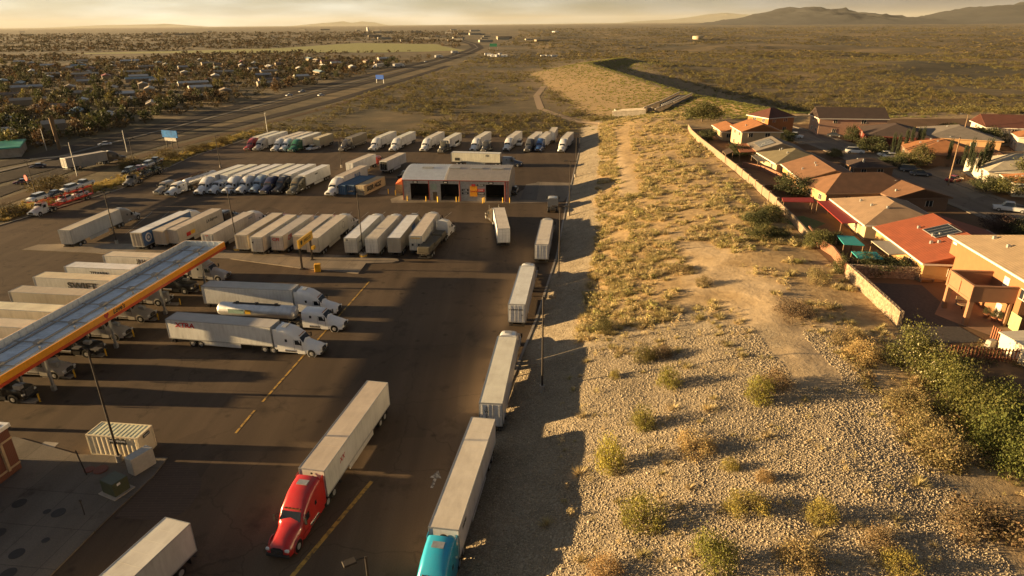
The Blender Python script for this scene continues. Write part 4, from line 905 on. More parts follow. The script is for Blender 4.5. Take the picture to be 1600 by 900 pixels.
# yellow pylon sign
a, b_ = at(472.5, 420.6), at(488.5, 407); sh = hd(a.x, a.y, b_.x, b_.y); SL = (b_-a).length
sg = empty('yellow_sign', a, sh, 'yellow sign board on two dark posts on the island', 'sign')
for y in (0, SL): obj('post', MB().box(0, y, 2.6, .28, .28, 5.2).box(0, y, .1, .7, .7, .2).mesh('post', MT['pole']), sg)
bd = obj('sign_board', bevel(MB().box(.2, SL/2, 5.1, .35, SL+1.4, 1.6).mesh('sign_board', MT['signyellow']), .04, 1), sg)
lettering(bd, 'SPEEDCO', 'R', (.39, SL/2+.5, 5.1), .75, BT, bold=.02, sx=.95); lettering(bd, MB().add([(-.4, .45, 0), (-.4, 0, 0), (0, -.5, 0), (.4, 0, 0), (.4, .45, 0)], [(0, 1, 2, 3, 4)]).mesh('shield', BT), 'R', (.39, SL/2-2.1, 5.1), 1, BT, name='emblem')
obj('small_sign', MB().box(.5, SL, 2.7, .5, .9, .6).mesh('small_sign', MT['signyellow']), sg)
p = at(497, 424); o = obj('yellow_barrier', bevel(MB().box(0, 0, .75, 1.1, 1.0, 1.5).mesh('yellow_barrier', simple('bright_yellow_cabinet', (.80, .40, .02), .45)), .08, 2), None, p, R(10)); tag(o, 'bright orange-yellow cabinet on the island right of the sign posts', 'cabinet')

def slab(name, pxs, z, mat, thick=.14):
    P = [at(*q) for q in pxs]; n = len(P); vs = [(p.x, p.y, z) for p in P]+[(p.x, p.y, z-thick) for p in P]
    ar = sum(P[i].x*P[(i+1) % n].y-P[(i+1) % n].x*P[i].y for i in range(n)); top = tuple(range(n)) if ar > 0 else tuple(reversed(range(n)))
    me = bpy.data.meshes.new(name); me.from_pydata(vs, [], [top]+[(i, (i+1) % n, n+(i+1) % n, n+i) for i in range(n)]); me.materials.append(mat); me.update()
    return tag(obj(name, me), kind='structure')
slab('planted_island', [(34, 391), (60, 383), (140, 381), (215, 382), (372, 393), (500, 398), (600, 403), (620, 405), (624, 408), (612, 411), (572, 412), (560, 428), (480, 421), (360, 405), (220, 402), (150, 396)], .14, MT['pave'])
slab('forecourt', [(-700, 700), (-100, 680), (25, 684), (120, 711), (262, 716), (240, 745), (165, 815), (75, 905), (-40, 1060), (-700, 1100)], .13, MT['slab'])
slab('wash_apron', [(610, 311), (628, 305), (795, 309), (840, 284), (905, 286), (880, 315), (800, 318), (700, 316), (612, 317)], .012, MT['pave'], .01)
slab('concrete_pad', [(812, 312), (822, 288), (843, 285), (838, 313)], .02, MT['slab'], .01)
slab('concrete_pad', [(590, 303), (598, 290), (628, 292), (626, 306)], .02, MT['slab'], .01)
slab('manhole_frame', [(60, 697), (70, 690), (92, 692), (84, 700)], .012, MT['concrete'], .01)
brk, nt, b = nodes('brick_pavers'); br_ = N(nt, 'ShaderNodeTexBrick'); br_.inputs['Scale'].default_value = 1.0; br_.inputs['Brick Width'].default_value = 2.4; br_.inputs['Row Height'].default_value = .35; br_.inputs['Mortar Size'].default_value = .03
br_.inputs['Color1'].default_value = (.07, .045, .03, 1); br_.inputs['Color2'].default_value = (.06, .038, .026, 1); br_.inputs['Mortar'].default_value = (.10, .065, .04, 1)
nt.links.new(N(nt, 'ShaderNodeTexCoord').outputs['Object'], br_.inputs['Vector']); nt.links.new(br_.outputs['Color'], b.inputs['Base Color']); b.inputs['Roughness'].default_value = .9
slab('paver_area', [(262, 722), (288, 726), (308, 737), (315, 752), (310, 772), (295, 795), (262, 815), (180, 808)], .014, brk, .01)
def stripe(name, a, b_, w, mat, z=.016):
    A_, B_ = at(*a), at(*b_); d = (B_-A_).normalized(); n_ = Vector((d.y, -d.x, 0))*w/2
    return poly_sheet(name, [A_-n_, A_+n_, B_+n_, B_-n_], z, mat)
worn, nt, b = nodes('worn_yellow_line'); nn_ = noise(nt, 1.5, 6); nt.links.new(ramp(nt, nn_.outputs['Fac'], [(.38, (.12, .075, .03)), (.55, (.50, .29, .05))]).outputs[0], b.inputs['Base Color']); b.inputs['Roughness'].default_value = .8
stripe('lane_line', (577, 440), (410, 628), .28, worn); stripe('lane_line', (398, 641), (368, 677), .28, worn); stripe('lane_line', (581, 752), (430, 932), .42, worn)
wpaint, nt, b = nodes('worn_white_line'); nn_ = noise(nt, 2.5, 6); nt.links.new(ramp(nt, nn_.outputs['Fac'], [(.42, (.07, .06, .05)), (.6, (.40, .38, .34))]).outputs[0], b.inputs['Base Color'])
ar = at(680, 748); me = MB().add([(-.15, -1.4, 0), (.15, -1.4, 0), (.15, .1, 0), (.6, .1, 0), (0, 1.3, 0), (-.6, .1, 0), (-.15, .1, 0)], [tuple(range(7))]).mesh('lane_arrow', wpaint); o = tag(obj('lane_arrow', me, None, (ar.x, ar.y, .016), -R(8)), kind='structure')
for i in range(24):        # faded bay lines
    p = at(70+i*26, 375-.2*i) ; 
    if i < 22: stripe('bay_line', (118+i*26, 366), (118+i*26+42, 331), .12, wpaint, .012)
# manhole covers
mh = cached('manhole', lambda: MB().cyl((0, 0, 0), (0, 0, .03), .62, n=20).mesh('manhole_cover', MT['frame'])); ms_ = cached('manhole_s', lambda: MB().cyl((0, 0, 0), (0, 0, .03), .33, n=16).mesh('manhole_cover', MT['frame']))
for q, me in (((31, 788), mh), ((92, 803), mh), ((74, 801), ms_), ((27, 867), mh), ((72, 846), ms_), ((-2, 835), mh), ((14, 898), mh)):
    p = at(*q); tag(obj('manhole_cover', me, None, (p.x, p.y, .132)), 'round dark cover set into the forecourt concrete', 'manhole cover', 'round covers over the fuel tanks')
p = at(217, 741); o = obj('utility_cabinet', bevel(MB().box(0, 0, 1.0, 1.1, 2.4, 2.0).mesh('utility_cabinet', simple('pale_cabinet', (.40, .38, .34), .5)), .04, 1), None, (p.x, p.y+.8, .13), -R(28)); tag(o, 'pale grey electrical cabinet at the corner of the forecourt by the cream container', 'cabinet')
p = at(178, 775); r = empty('transformer_box', (p.x, p.y+.6, .13), 25, 'dark green transformer box on a concrete pad in the forecourt', 'transformer')
obj('box', bevel(MB().box(0, 0, .85, 1.9, 1.6, 1.5).mesh('box', simple('dark_green_metal', (.06, .07, .04), .5)), .04, 1), r); obj('pad', MB().box(0, 0, .05, 2.4, 2.2, .1).mesh('pad', MT['concrete']), r); obj('warning_label', MB().box(.96, -.2, 1.3, .02, .35, .25).mesh('warning_label', MT['white']), r)
p = at(136, 744); tag(obj('stake', MB().bar((0, 0, 0), (-.5, .2, 2.9), .09).mesh('stake', MT['pole']), None, (p.x, p.y, .13)), 'thin dark post with a red base on the forecourt', 'post')
p = at(133, 806); tag(obj('stake', MB().bar((0, 0, 0), (0, 0, 1.6), .06).box(0, 0, 1.65, .2, .1, .14).mesh('stake', MT['pole']), None, (p.x, p.y, .13)), 'short thin marker post near the planter at the forecourt edge', 'post')
for q, r_ in (((140, 736), .5), ((158, 736), .7)): p = at(*q); tag(obj('red_tank_lid', MB().cyl((0, 0, 0), (0, 0, .12), r_, n=18).mesh('red_tank_lid', simple('faded_red_lid%d' % r_, (.16, .06, .045), .8)), None, (p.x, p.y, .13)), 'smaller faded red lid around the thin dark post' if r_ < .6 else 'larger faded red lid beside the thin dark post', 'lid')
p = at(252, 700); tag(obj('bin', MB().cyl((0, 0, 0), (0, 0, .95), .35, n=14).mesh('bin', MT['black']), None, at(209, 737)), 'black bin at the foot of the forecourt lamp post', 'bin')
# brick shop at the left edge
bm_, nt, b = nodes('red_brick'); bt = N(nt, 'ShaderNodeTexBrick'); bt.inputs['Scale'].default_value = 3; bt.inputs['Color1'].default_value = (.22, .05, .03, 1); bt.inputs['Color2'].default_value = (.17, .04, .025, 1); bt.inputs['Mortar'].default_value = (.16, .08, .05, 1)
nt.links.new(N(nt, 'ShaderNodeTexCoord').outputs['Object'], bt.inputs['Vector']); nt.links.new(bt.outputs['Color'], b.inputs['Base Color']); b.inputs['Roughness'].default_value = .85
cnr = at(35, 732); shp = empty('brick_shop', cnr, 8, 'red brick shop corner with cream bands cut off by the left edge', 'building')
obj('wall', MB().box(-8, -7, 2.6, 16, 14, 5.2).mesh('wall', bm_), shp); obj('parapet', MB().box(-8, -7, 5.35, 16.4, 14.4, .4).mesh('parapet', MT['white']), shp); obj('roof', MB().box(-8, -7, 5.56, 15.5, 13.5, .05).mesh('roof', MT['concrete']), shp)
for z in (.9, 3.9): obj('cream_band', MB().box(-8, -7, z, 16.08, 14.08, .22).mesh('cream_band', simple('cream_band', (.45, .33, .2), .7)), shp)
obj('pilaster', MB().box(.1, -1.4, 2.4, .3, .25, 3.2).mesh('pilaster', simple('cream_pilaster', (.45, .33, .2), .7)), shp)
lettering(shp, hm.mesh('heart_sign', simple('heart_sign_red', (.7, .05, .02), .4)), 'R', (.12, -3.4, 3.0), 1, RT_, name='heart_sign')

# ------------------------------------------------------------------ roads left of the lot
def road(name, pxs, w, m=None, zoff=.05): 
    P = [at(*q) for q in pxs]; return tag(obj(name, ribbon(P, w, zoff, m=m or MT['road'], step=25)), kind='structure')
NEAR = [(-60, 296), (60, 262), (160, 235), (332, 190), (380, 178), (480, 152), (590, 124), (690, 97), (735, 83), (752, 75), (746, 69), (705, 58), (655, 49)]
FARC = [(-60, 268), (60, 246), (150, 222), (250, 198), (380, 164), (480, 140), (590, 114), (690, 91), (730, 79), (741, 74), (735, 69), (695, 57), (645, 48.5)]
road('motorway_carriageway', NEAR, 10, zoff=.12); road('motorway_carriageway', FARC, 10, zoff=.12)
road('median', [((a[0]+b_[0])/2, (a[1]+b_[1])/2) for a, b_ in zip(NEAR, FARC)], 2.2, simple('median_concrete', (.15, .125, .10), .9), .16)
road('frontage_road', [(-200, 372), (0, 300), (120, 259), (240, 227), (400, 188), (520, 158), (640, 122), (700, 103)], 7.5, zoff=.08)
road('slip_road', [(-200, 330), (0, 282), (150, 243), (240, 220)], 7, zoff=.10)
road('dirt_verge', [(-200, 395), (0, 318), (120, 275), (240, 238), (400, 197), (520, 166), (640, 128)], 5, MT['verge'], .04)
road('side_road', [(390, 128), (430, 118), (500, 104), (560, 94)], 8, zoff=.1)
road('desert_track', [(955, 208), (900, 190), (845, 170), (838, 150), (850, 135)], 4, simple('pale_dirt', (.36, .25, .15), .95), .06)
road('distant_road', [(560, 58), (700, 56.5), (900, 55), (1100, 56)], 14, simple('pale_road', (.40, .30, .2), .9), .3)
for i, (lab, q, hdg, colr) in enumerate([('white lorry on the motorway beyond the blue road sign', (632, 104), 20, WH), ('white lorry on the far carriageway near the bend', (692, 90), 20, WH), ('white lorry farthest along the motorway before the bend', (716, 83), 22, WH), ('pale lorry on the frontage road left of the motorway', (582, 107), 200, OFFW)]):
    semi(lab, q, hdg, None, cab='low', cab_col=WH, side_col=(.74, .72, .68), roof=WHR, lod=2, group='lorries driving on the motorway')
for lab, q, colr, hdg in [('white car on the motorway left of the light pole', (164, 227), WC, 235), ('white car alone on the near carriageway', (502, 150), WC, 35), ('white car on the far carriageway', (452, 150), WC, 215), ('silver car close behind the white car on the far carriageway', (472, 144), (.5, .5, .5), 215),
    ('white car on the far side of the motorway near the town', (665, 97), WC, 25), ('dark car with lit front on the frontage road beside the white-trailer lorry', (60, 262), (.05, .03, .03), 240), ('dark red car on the frontage road at the left edge', (36, 287), (.12, .02, .02), 240), ('silver car parked near the green roof', (60, 226), (.5, .5, .5), 100)]:
    car(lab, 'sedan', colr, at(*q), hdg)
# billboard, blue road sign, white utility poles
p = at(270, 231); r = empty('billboard', p, 20, 'blue and white billboard on posts between the lot and the motorway', 'billboard')
for x in (-2.6, 0, 2.6): obj('post', MB().box(x, 0, 2.0, .25, .25, 4.0).mesh('post', MT['pole']), r)
obj('panel', MB().box(0, -.2, 5.2, 7.4, .3, 2.6).mesh('panel', simple('billboard_blue', (.02, .15, .42), .9, 0, .5, .7)), r); obj('lower_panel', MB().box(0, -.2, 3.2, 5.6, .3, 1.2).mesh('lower_panel', simple('billboard_pale', (.35, .33, .3), .5, 0, .5, 2)), r)
p = at(594, 130); r = empty('road_sign', p, 30, 'blue motorway services sign on posts', 'road sign')
obj('panel', MB().box(0, 0, 4.6, 8, .2, 3.2).mesh('panel', simple('sign_blue', (.012, .07, .34), .9)), r); [obj('post', MB().box(x, .2, 1.8, .3, .3, 3.6).mesh('post', MT['galv']), r) for x in (-3.5, 3.5)]
p = at(771, 78); r = empty('road_sign', p, 10, 'green overhead sign near the motorway bend', 'road sign'); obj('panel', MB().box(0, 0, 8, 13, .4, 5).mesh('panel', simple('sign_green', (.02, .20, .10), .5)), r); [obj('post', MB().box(x, .2, 2, .5, .5, 5).mesh('post', MT['galv']), r) for x in (-7, 7)]
for i, (q, ty, lab) in enumerate([((121, 275), 222, 'white pole in front of the lorry on the frontage road'), ((73, 235), 205, 'pale pole left of the tall palm'), ((199, 238), 204, 'pale pole beside the white car on the motorway'), ((418, 206), 176, 'thin pole above the red lorry of the far row')]):
    p = at(*q); hg = max(8, min(16, top_h(p, ty))); r = empty('utility_pole', p, 60, lab, 'pole'); obj('mast', MB().cyl((0, 0, 0), (0, 0, hg), .16, .1, 8).mesh('mast', MT['galv']), r); obj('lamp_arm', MB().bar((0, 0, hg-.1), (2.2, 0, hg+.2), .08).mesh('lamp_arm', MT['galv']), r)
p = at(15, 240); r = empty('shop_building', p, 60, 'low building with a bright green roof at the left edge', 'building'); obj('wall', MB().box(0, 0, 1.6, 20, 9, 3.2).mesh('wall', MT['concrete']), r); obj('roof', MB().box(0, 0, 3.4, 21, 10, .4, top=.96).mesh('roof', simple('green_roof', (.03, .30, .20), .5)), r)
p = at(45, 288.5, .0); p = at(44, 289); r = empty('stop_sign', at(44, 292), 30, 'red round sign beside the frontage road', 'sign'); obj('disc', MB().cyl((0, 0, 2.6), (0, .06, 2.6), .9, n=12).mesh('disc', MT['red']), r); obj('post', MB().cyl((0, .1, 0), (0, .1, 2.6), .05, n=6).mesh('post', MT['galv']), r)
p = at(150, 250); o = obj('guard_rail', MB().bar((0, 0, .7), (14, 10, .7), .08, .35).mesh('guard_rail', MT['galv']), None, at(48, 252)); tag(o, 'pale guard rail above the frontage road near the dark cars', 'guard rail')
# ------------------------------------------------------------------ neighbourhood on the terrace
PZ = 7.5
def P7(q, dz=0): return at(q[0], q[1], PZ+dz)
NB = [P7((1075, 202)), P7((1095, 226)), P7((1140, 262)), P7((1213, 325)), P7((1262, 378)), P7((1322, 434)), P7((1404, 512)), Vector((47, 55, 0)), Vector((150, 50, 0)), Vector((260, 250, 0)), Vector((150, 252, 0))]
def flat(name, P, z, mat): return poly_sheet(name, P, z, mat)
flat('yard_ground', NB, PZ+.05, MT['yard'])
def nslab(name, pxs, z, mat): return flat(name, [P7(q) for q in pxs], PZ+z, mat)
st = [(1205, 196), (1245, 208), (1300, 226), (1345, 243), (1420, 275), (1500, 306), (1620, 352), (1720, 395)]
tag(obj('street', ribbon([P7(q) for q in st], 11, .09, m=MT['street'], zfun=lambda x, y: PZ, step=6)), kind='structure')
for s_ in (-1, 1):
    pts = [P7(q) for q in st]; off = []
    for i, p in enumerate(pts):
        d = (pts[min(i+1, len(pts)-1)]-pts[max(0, i-1)]).normalized(); off.append(p+Vector((d.y, -d.x, 0))*s_*6.4)
    tag(obj('pavement', ribbon(off, 1.5, .2, m=MT['pave'], zfun=lambda x, y: PZ, step=6, thick=.12)), kind='structure')
tag(obj('street', ribbon([P7(q) for q in ((1440, 283), (1500, 262), (1560, 250), (1640, 236))], 8, .075, m=MT['street'], zfun=lambda x, y: PZ, step=6)), kind='structure')
nslab('driveway', [(1222, 214), (1262, 207), (1290, 222), (1250, 226)], .10, MT['pave']); nslab('driveway', [(1480, 288), (1530, 280), (1560, 300), (1520, 312)], .10, MT['pave'])
nslab('patio', [(1475, 462), (1460, 492), (1500, 508), (1560, 530), (1590, 540), (1640, 545), (1640, 480), (1520, 440)], .10, simple('patio_paving', (.26, .15, .09), .85, 0, .2, .5))
nslab('gravel_yard', [(1345, 442), (1440, 446), (1475, 478), (1500, 512), (1540, 535), (1420, 540), (1400, 512)], .09, simple('dark_yard_gravel', (.06, .05, .045), .95, 0, .3, 3))
nslab('lawn', [(1218, 342), (1255, 338), (1290, 350), (1270, 358), (1235, 352)], .09, simple('lawn', (.06, .10, .03), .9, 0, .3, 2))

# boundary walls: each stretch its own wall
stonem, nt, b = nodes('stone_wall'); vo_ = N(nt, 'ShaderNodeTexVoronoi'); vo_.inputs['Scale'].default_value = 3.5; nt.links.new(N(nt, 'ShaderNodeTexCoord').outputs['Object'], vo_.inputs['Vector'])
s3 = N(nt, 'ShaderNodeSeparateColor'); nt.links.new(vo_.outputs['Color'], s3.inputs[0])
nt.links.new(ramp(nt, s3.outputs[0], [(0, (.20, .14, .09)), (1, (.42, .31, .20))]).outputs[0], b.inputs['Base Color']); b.inputs['Roughness'].default_value = .95; bump(nt, b, vo_.outputs['Distance'], .9, .12)
blockm = simple('block_wall', (.27, .20, .135), .9, 0, .15, 1.2, .2); redblock = simple('reddish_block_wall', (.26, .12, .07), .9, 0, .15, 1.2, .2)
def wall(label, pxs, mat, hgt=1.8, th=.3, pillars=0, zf=None, name='boundary_wall'):
    P = [at(q[0], q[1], PZ-.2) for q in pxs]; r = empty(name, P[0], 0, label, 'wall')
    m = MB(); o0 = P[0]
    for a, b_ in zip(P[:-1], P[1:]):
        k = max(1, int((b_-a).length/6))
        for i in range(k):
            p, q = a.lerp(b_, i/k), a.lerp(b_, (i+1)/k); zl = min(hz(p.x, p.y), hz(q.x, q.y), PZ)-.6; zt = PZ+hgt
            d = (q-p).normalized(); n_ = Vector((d.y, -d.x, 0))*th/2
            vs = [v-Vector((o0.x, o0.y, o0.z)) for v in [Vector((*(u+s*n_).xy, z)) for z in (zl, zt) for u, s in ((p, -1), (q, -1), (q, 1), (p, 1))]]
            m.add(vs, [(3, 2, 1, 0), (4, 5, 6, 7), (0, 1, 5, 4), (1, 2, 6, 5), (2, 3, 7, 6), (3, 0, 4, 7)])
    obj('masonry', m.mesh('masonry', mat), r)
    if pillars:
        for i in range(pillars):
            t = i/(pillars-1)*(len(P)-1); k = min(int(t), len(P)-2); p = P[k].lerp(P[k+1], t-k)-o0
            obj('pillar', MB().box(p.x, p.y, (PZ-P[0].z)+hgt/2-.2, .55, .55, hgt+.9).mesh('pillar', mat), r)
    return r
wall('curved end of the pale boundary wall near the round green tree', [(1075, 203), (1080, 212), (1095, 226)], stonem)
wall('long pale boundary wall along the top of the slope behind the two-storey cream house', [(1095, 226), (1140, 262), (1150, 270)], blockm)
wall('tall sunlit boundary wall with block pillars below the brown roofed house', [(1150, 270), (1180, 296), (1213, 325)], blockm, pillars=7)
wall('boundary wall stretch behind the small garden dug into the slope', [(1213, 325), (1240, 352), (1262, 378)], blockm, 1.5)
wall('curved reddish wall beside the teal awnings', [(1262, 368), (1274, 385), (1300, 402), (1322, 432)], redblock, 1.6)
wall('rough sunlit stone wall around the dark gravel yard', [(1322, 434), (1352, 462), (1404, 512)], stonem, 2.0, .5)
wall('stone wall across the back of the dark gravel yard', [(1322, 434), (1400, 437), (1482, 442)], stonem, 1.9, .45)
wall('low garden wall between the olive roofed and brown roofed houses', [(1160, 262), (1190, 268), (1222, 282)], redblock, 1.3)
wall('dark garden wall below the brown roofed house', [(1190, 300), (1225, 298), (1260, 303)], redblock, 1.4)
# stone pillars / picket fence at the lower right
fp = [at(1482, 560, PZ), at(1600, 568, PZ), at(1700, 575, PZ)]; r = empty('picket_fence', fp[0], 0, 'rust red picket fence in front of the shaded lower yard', 'fence'); m = MB()
for a, b_ in zip(fp[:-1], fp[1:]):
    L_ = (b_-a).length; n_ = int(L_/.35)
    for i in range(n_): p = a.lerp(b_, i/n_)-fp[0]; m.box(p.x, p.y, .85, .16, .06, 1.7, rz=0)
    for z in (.4, 1.4): m.bar(a-fp[0]+Vector((0, .05, z)), b_-fp[0]+Vector((0, .05, z)), .05, .12)
obj('pickets', m.mesh('pickets', simple('rusty_pickets', (.28, .10, .05), .8)), r)
fp = [at(1548, 528, PZ), at(1600, 562, PZ)]; r = empty('picket_fence', fp[0], 0, 'rust red fence running back towards the balcony house', 'fence'); m = MB(); L_ = (fp[1]-fp[0]).length
for i in range(int(L_/.35)): p = fp[0].lerp(fp[1], i*.35/L_)-fp[0]; m.box(p.x, p.y, .8, .14, .14, 1.6)
obj('pickets', m.mesh('pickets', simple('rusty_pickets_back', (.30, .11, .05), .8)), r)

def roofmat(name, c):
    m, nt, b = nodes(name); n_ = noise(nt, .7, 6); n2_ = noise(nt, 14, 2)
    w = N(nt, 'ShaderNodeTexWave', bands_direction='Z'); w.inputs['Scale'].default_value = 3.0; w.inputs['Distortion'].default_value = .4; nt.links.new(N(nt, 'ShaderNodeTexCoord').outputs['Object'], w.inputs['Vector'])
    c1 = ramp(nt, n_.outputs['Fac'], [(.3, tuple(x*.82 for x in c)), (.7, tuple(x*1.12 for x in c))]).outputs[0]
    c2 = mix(nt, 1.0, c1, ramp(nt, n2_.outputs['Fac'], [(.3, (.82, .82, .82)), (.7, (1.12, 1.12, 1.12))]).outputs[0], 'MULTIPLY')
    nt.links.new(c2, b.inputs['Base Color']); b.inputs['Roughness'].default_value = .85; bump(nt, b, w.outputs['Fac'], .35, .05); return m
RM = {k: roofmat('shingles_'+k, c) for k, c in dict(red=(.28, .07, .028), tan=(.31, .205, .125), brown=(.22, .11, .055), olive=(.18, .15, .085), grey=(.20, .17, .14), orange=(.34, .14, .05), darkred=(.12, .04, .025), dark=(.07, .045, .035), pale=(.44, .38, .28), sand=(.32, .23, .14)).items()}
WM = {k: simple('stucco_'+k, c, .9, 0, .06, 1.5, .1) for k, c in dict(tan=(.50, .29, .14), cream=(.50, .37, .21), orange=(.42, .16, .05), yellow=(.42, .25, .10), pink=(.45, .27, .18), white=(.66, .58, .44), brown=(.22, .13, .08), red=(.15, .03, .02), apricot=(.29, .13, .055), balcony=(.30, .15, .08)).items()}
trimm = simple('white_trim', (.68, .62, .52), .6)
def house(label, E1, E2, Wd, eave, rise, typ, rc, wc, ridge=None, windows=((.25, 1.2), (.65, 1.4)), stories=1, base=None, L=None, vents=3):
    bz = PZ+.05 if base is None else base
    a, b_ = at(*E1, bz+eave), at(*E2, bz+eave); L0 = (a-b_).xy.length; d = (a-b_).xy.normalized()
    if L: L0 = L
    hdg = math.degrees(math.atan2(d.x, d.y))
    if ridge: rp = at(*ridge, bz+eave+rise); rg = Vector((d.y, -d.x)); Wd = max(8, min(26, 2*(rp.xy-b_.xy).dot(rg)))
    r = empty('house', (b_.x, b_.y, bz), hdg, label, 'house'); i_ = .5
    L = L0; hh = eave
    m = MB().box(Wd/2, L/2, hh/2-.25, Wd-2*i_, L-2*i_, hh+.4)
    if typ == 'gy':     # ridge along the eave line
        for y in (i_, L-i_): m.add([(i_, y, hh-.1), (Wd-i_, y, hh-.1), (Wd/2, y, hh+rise*(1-2*i_/Wd)-.12)], [(0, 1, 2), (2, 1, 0)])
    if typ == 'gx':
        for x in (i_, Wd-i_): m.add([(x, i_, hh-.1), (x, L-i_, hh-.1), (x, L/2, hh+rise*(1-2*i_/L)-.12)], [(0, 1, 2), (2, 1, 0)])
    obj('wall', m.mesh('wall', WM[wc]), r)
    z0, z1 = hh, hh+rise
    if typ == 'gy': top = [(Wd/2, 0, z1), (Wd/2, L, z1)]
    elif typ == 'gx': top = [(0, L/2, z1), (Wd, L/2, z1)]
    else:
        k = min(Wd, L)/2; top = [(Wd/2, k, z1), (Wd/2, L-k, z1)] if L > Wd else [(k, L/2, z1), (Wd-k, L/2, z1)]
        if abs(L-Wd) < 1.0: top = [(Wd/2-.3, L/2, z1), (Wd/2+.3, L/2, z1)]
    along_y = abs(top[0][1]-top[1][1]) > abs(top[0][0]-top[1][0])
    c = [(0, 0, z0), (Wd, 0, z0), (Wd, L, z0), (0, L, z0)]
    vs = c+top; fs = [(0, 1, 4), (1, 2, 5, 4), (2, 3, 5), (3, 0, 4, 5)] if along_y else [(0, 1, 5, 4), (1, 2, 5), (2, 3, 4, 5), (3, 0, 4)]
    m = MB().add(vs, fs); m.add([(x, y, z-.22) for x, y, z in vs], [tuple(reversed(f)) for f in fs])
    m.add(c+[(x, y, z-.22) for x, y, z in c], [(0, 4, 5, 1), (1, 5, 6, 2), (2, 6, 7, 3), (3, 7, 4, 0)])
    rf = obj('roof', m.mesh('roof', RM[rc]), r)
    tz = MB()
    for p, q in zip(c, c[1:]+c[:1]): tz.bar((p[0], p[1], z0-.12), (q[0], q[1], z0-.12), .1, .26)
    obj('fascia_board', tz.mesh('fascia_board', trimm if stories > 1 or wc in ('yellow', 'white', 'cream') else WM[wc]), r)
    rr = random.Random(label)
    for i in range(vents):
        x, y = rr.uniform(.12, .42)*Wd, rr.uniform(.25, .75)*L
        zz = z0+rise*min(1, x/(Wd/2)) if typ == 'gy' or along_y or typ == 'hip' else z0+rise*(1-abs(y-L/2)/(L/2)); zz = min(zz, z0+rise*min(1, min(y, L-y)/(min(L, Wd)/2))) if typ == 'hip' else zz
        obj('roof_vent', MB().box(0, 0, .1, .35, .35, .55).mesh('roof_vent', MT['galv']), rf, (x, y, zz))
    nwin = 0
    for s in range(stories):
        for t, wd in windows:
            y = t*L; z = 1.5+s*2.9
            if wd <= 0 or y+wd/2 > L-.7: continue
            wn_ = obj('window', MB().box(i_-.02, y, z, .06, wd, 1.1).mesh('window', MT['glass']), r)
            f = MB()
            for yy in (y-wd/2, y, y+wd/2): f.box(i_-.05, yy, z, .06, .07, 1.2)
            for zz in (z-.58, z+.58): f.box(i_-.05, y, zz, .06, wd+.1, .08)
            obj('frame', f.mesh('frame', trimm), wn_)
            x = t*Wd; wn_ = obj('window', MB().box(x, i_-.02, z, wd, .06, 1.1).mesh('window', MT['glass']), r)
            f = MB()
            for xx in (x-wd/2, x, x+wd/2): f.box(xx, i_-.05, z, .07, .06, 1.2)
            obj('frame', f.mesh('frame', trimm), wn_)
    return r, Wd, L
HS = []
def H(*a, **k): r = house(*a, **k); HS.append((a[0], r[1], r[2])); return r
hr, hw, hl = H('two-storey tan house with a balcony, cut off by the right edge', (1510, 384), (1604, 440), 15, 6.6, 2.6, 'hip', 'sand', 'apricot', stories=2, windows=(), L=18)
# local frame: +Y along facade towards the far end; facade at x = .5
Lh = hl
def hloc(q, z): p = at(q[0], q[1], PZ+.05+z); v = hr.matrix_basis.inverted() if 0 else Matrix.Translation(hr.location) @ Matrix.Rotation(hr.rotation_euler.z, 4, 'Z'); return v.inverted() @ p
pA, pB, pC = hloc((1486, 422), 5.2), hloc((1522, 447.5), 5.2), hloc((1583, 449), 5.2)
bx0 = (pA.x+pB.x)/2; by0, by1 = pB.y, pA.y; W_ = .5-bx0
bm2_ = MB().box(bx0+W_/2, (by0+by1)/2, 3.35, W_-.05, by1-by0-.05, .3)
for cx_, cy_, sx_, sy_ in ((bx0+.1, (by0+by1)/2, .22, by1-by0), (bx0+W_/2+.11, by0+.1, W_-.22, .2), (bx0+W_/2+.11, by1-.1, W_-.22, .2)): bm2_.box(cx_, cy_, 4.15, sx_, sy_, 1.98)
for y in (by0+.1, (by0+by1)/2, by1-.1): bm2_.box(bx0-.06, y, 4.15, .12, .34, 2.0)
for z in (3.3, 5.0): bm2_.box(bx0-.04, (by0+by1)/2, z, .08, by1-by0-.2, .3)
bm2_.box(bx0+W_/2, by0+.1, 5.2, W_+.1, .34, .12).box(bx0+.1, (by0+by1)/2, 5.2, .34, by1-by0+.1, .11).box(bx0+W_/2, by1-.1, 5.2, W_+.1, .34, .12)
obj('balcony', bm2_.mesh('balcony', WM['balcony']), hr)
for y in (by0+.25, by1-.25): obj('balcony_post', MB().box(bx0+.25, y, 1.6, .5, .5, 3.2).mesh('balcony_post', WM['balcony']), hr)
obj('balcony_post', MB().box(.15, by0+.25, 1.6, .3, .45, 3.2).mesh('balcony_post', WM['balcony']), hr)
for z in (1.05, 4.55): obj('door', MB().box(.46, by0+(by1-by0)*.45, z, .06, 1.1, 2.1).mesh('door', trimm), hr)
for y in (by0-1.0, by0-4.4): obj('glass_door', MB().box(.46, y, 1.1, .06, 2.0, 2.1).mesh('glass_door', simple('pale_green_glass%d' % (y*7), (.35, .38, .2), .2)), hr)
wz = obj('window', MB().box(.46, by0-1.2, 4.7, .06, 1.5, 1.2).mesh('window', MT['glass']), hr); obj('frame', MB().box(.42, by0-1.2, 4.7, .05, .08, 1.2).box(.42, by0-1.2, 5.32, .05, 1.6, .08).box(.42, by0-1.2, 4.08, .05, 1.6, .08).mesh('frame', trimm), wz)
obj('vent', MB().box(.46, Lh-1.4, 5.8, .05, .9, .3).mesh('vent', MT['white']), hr)

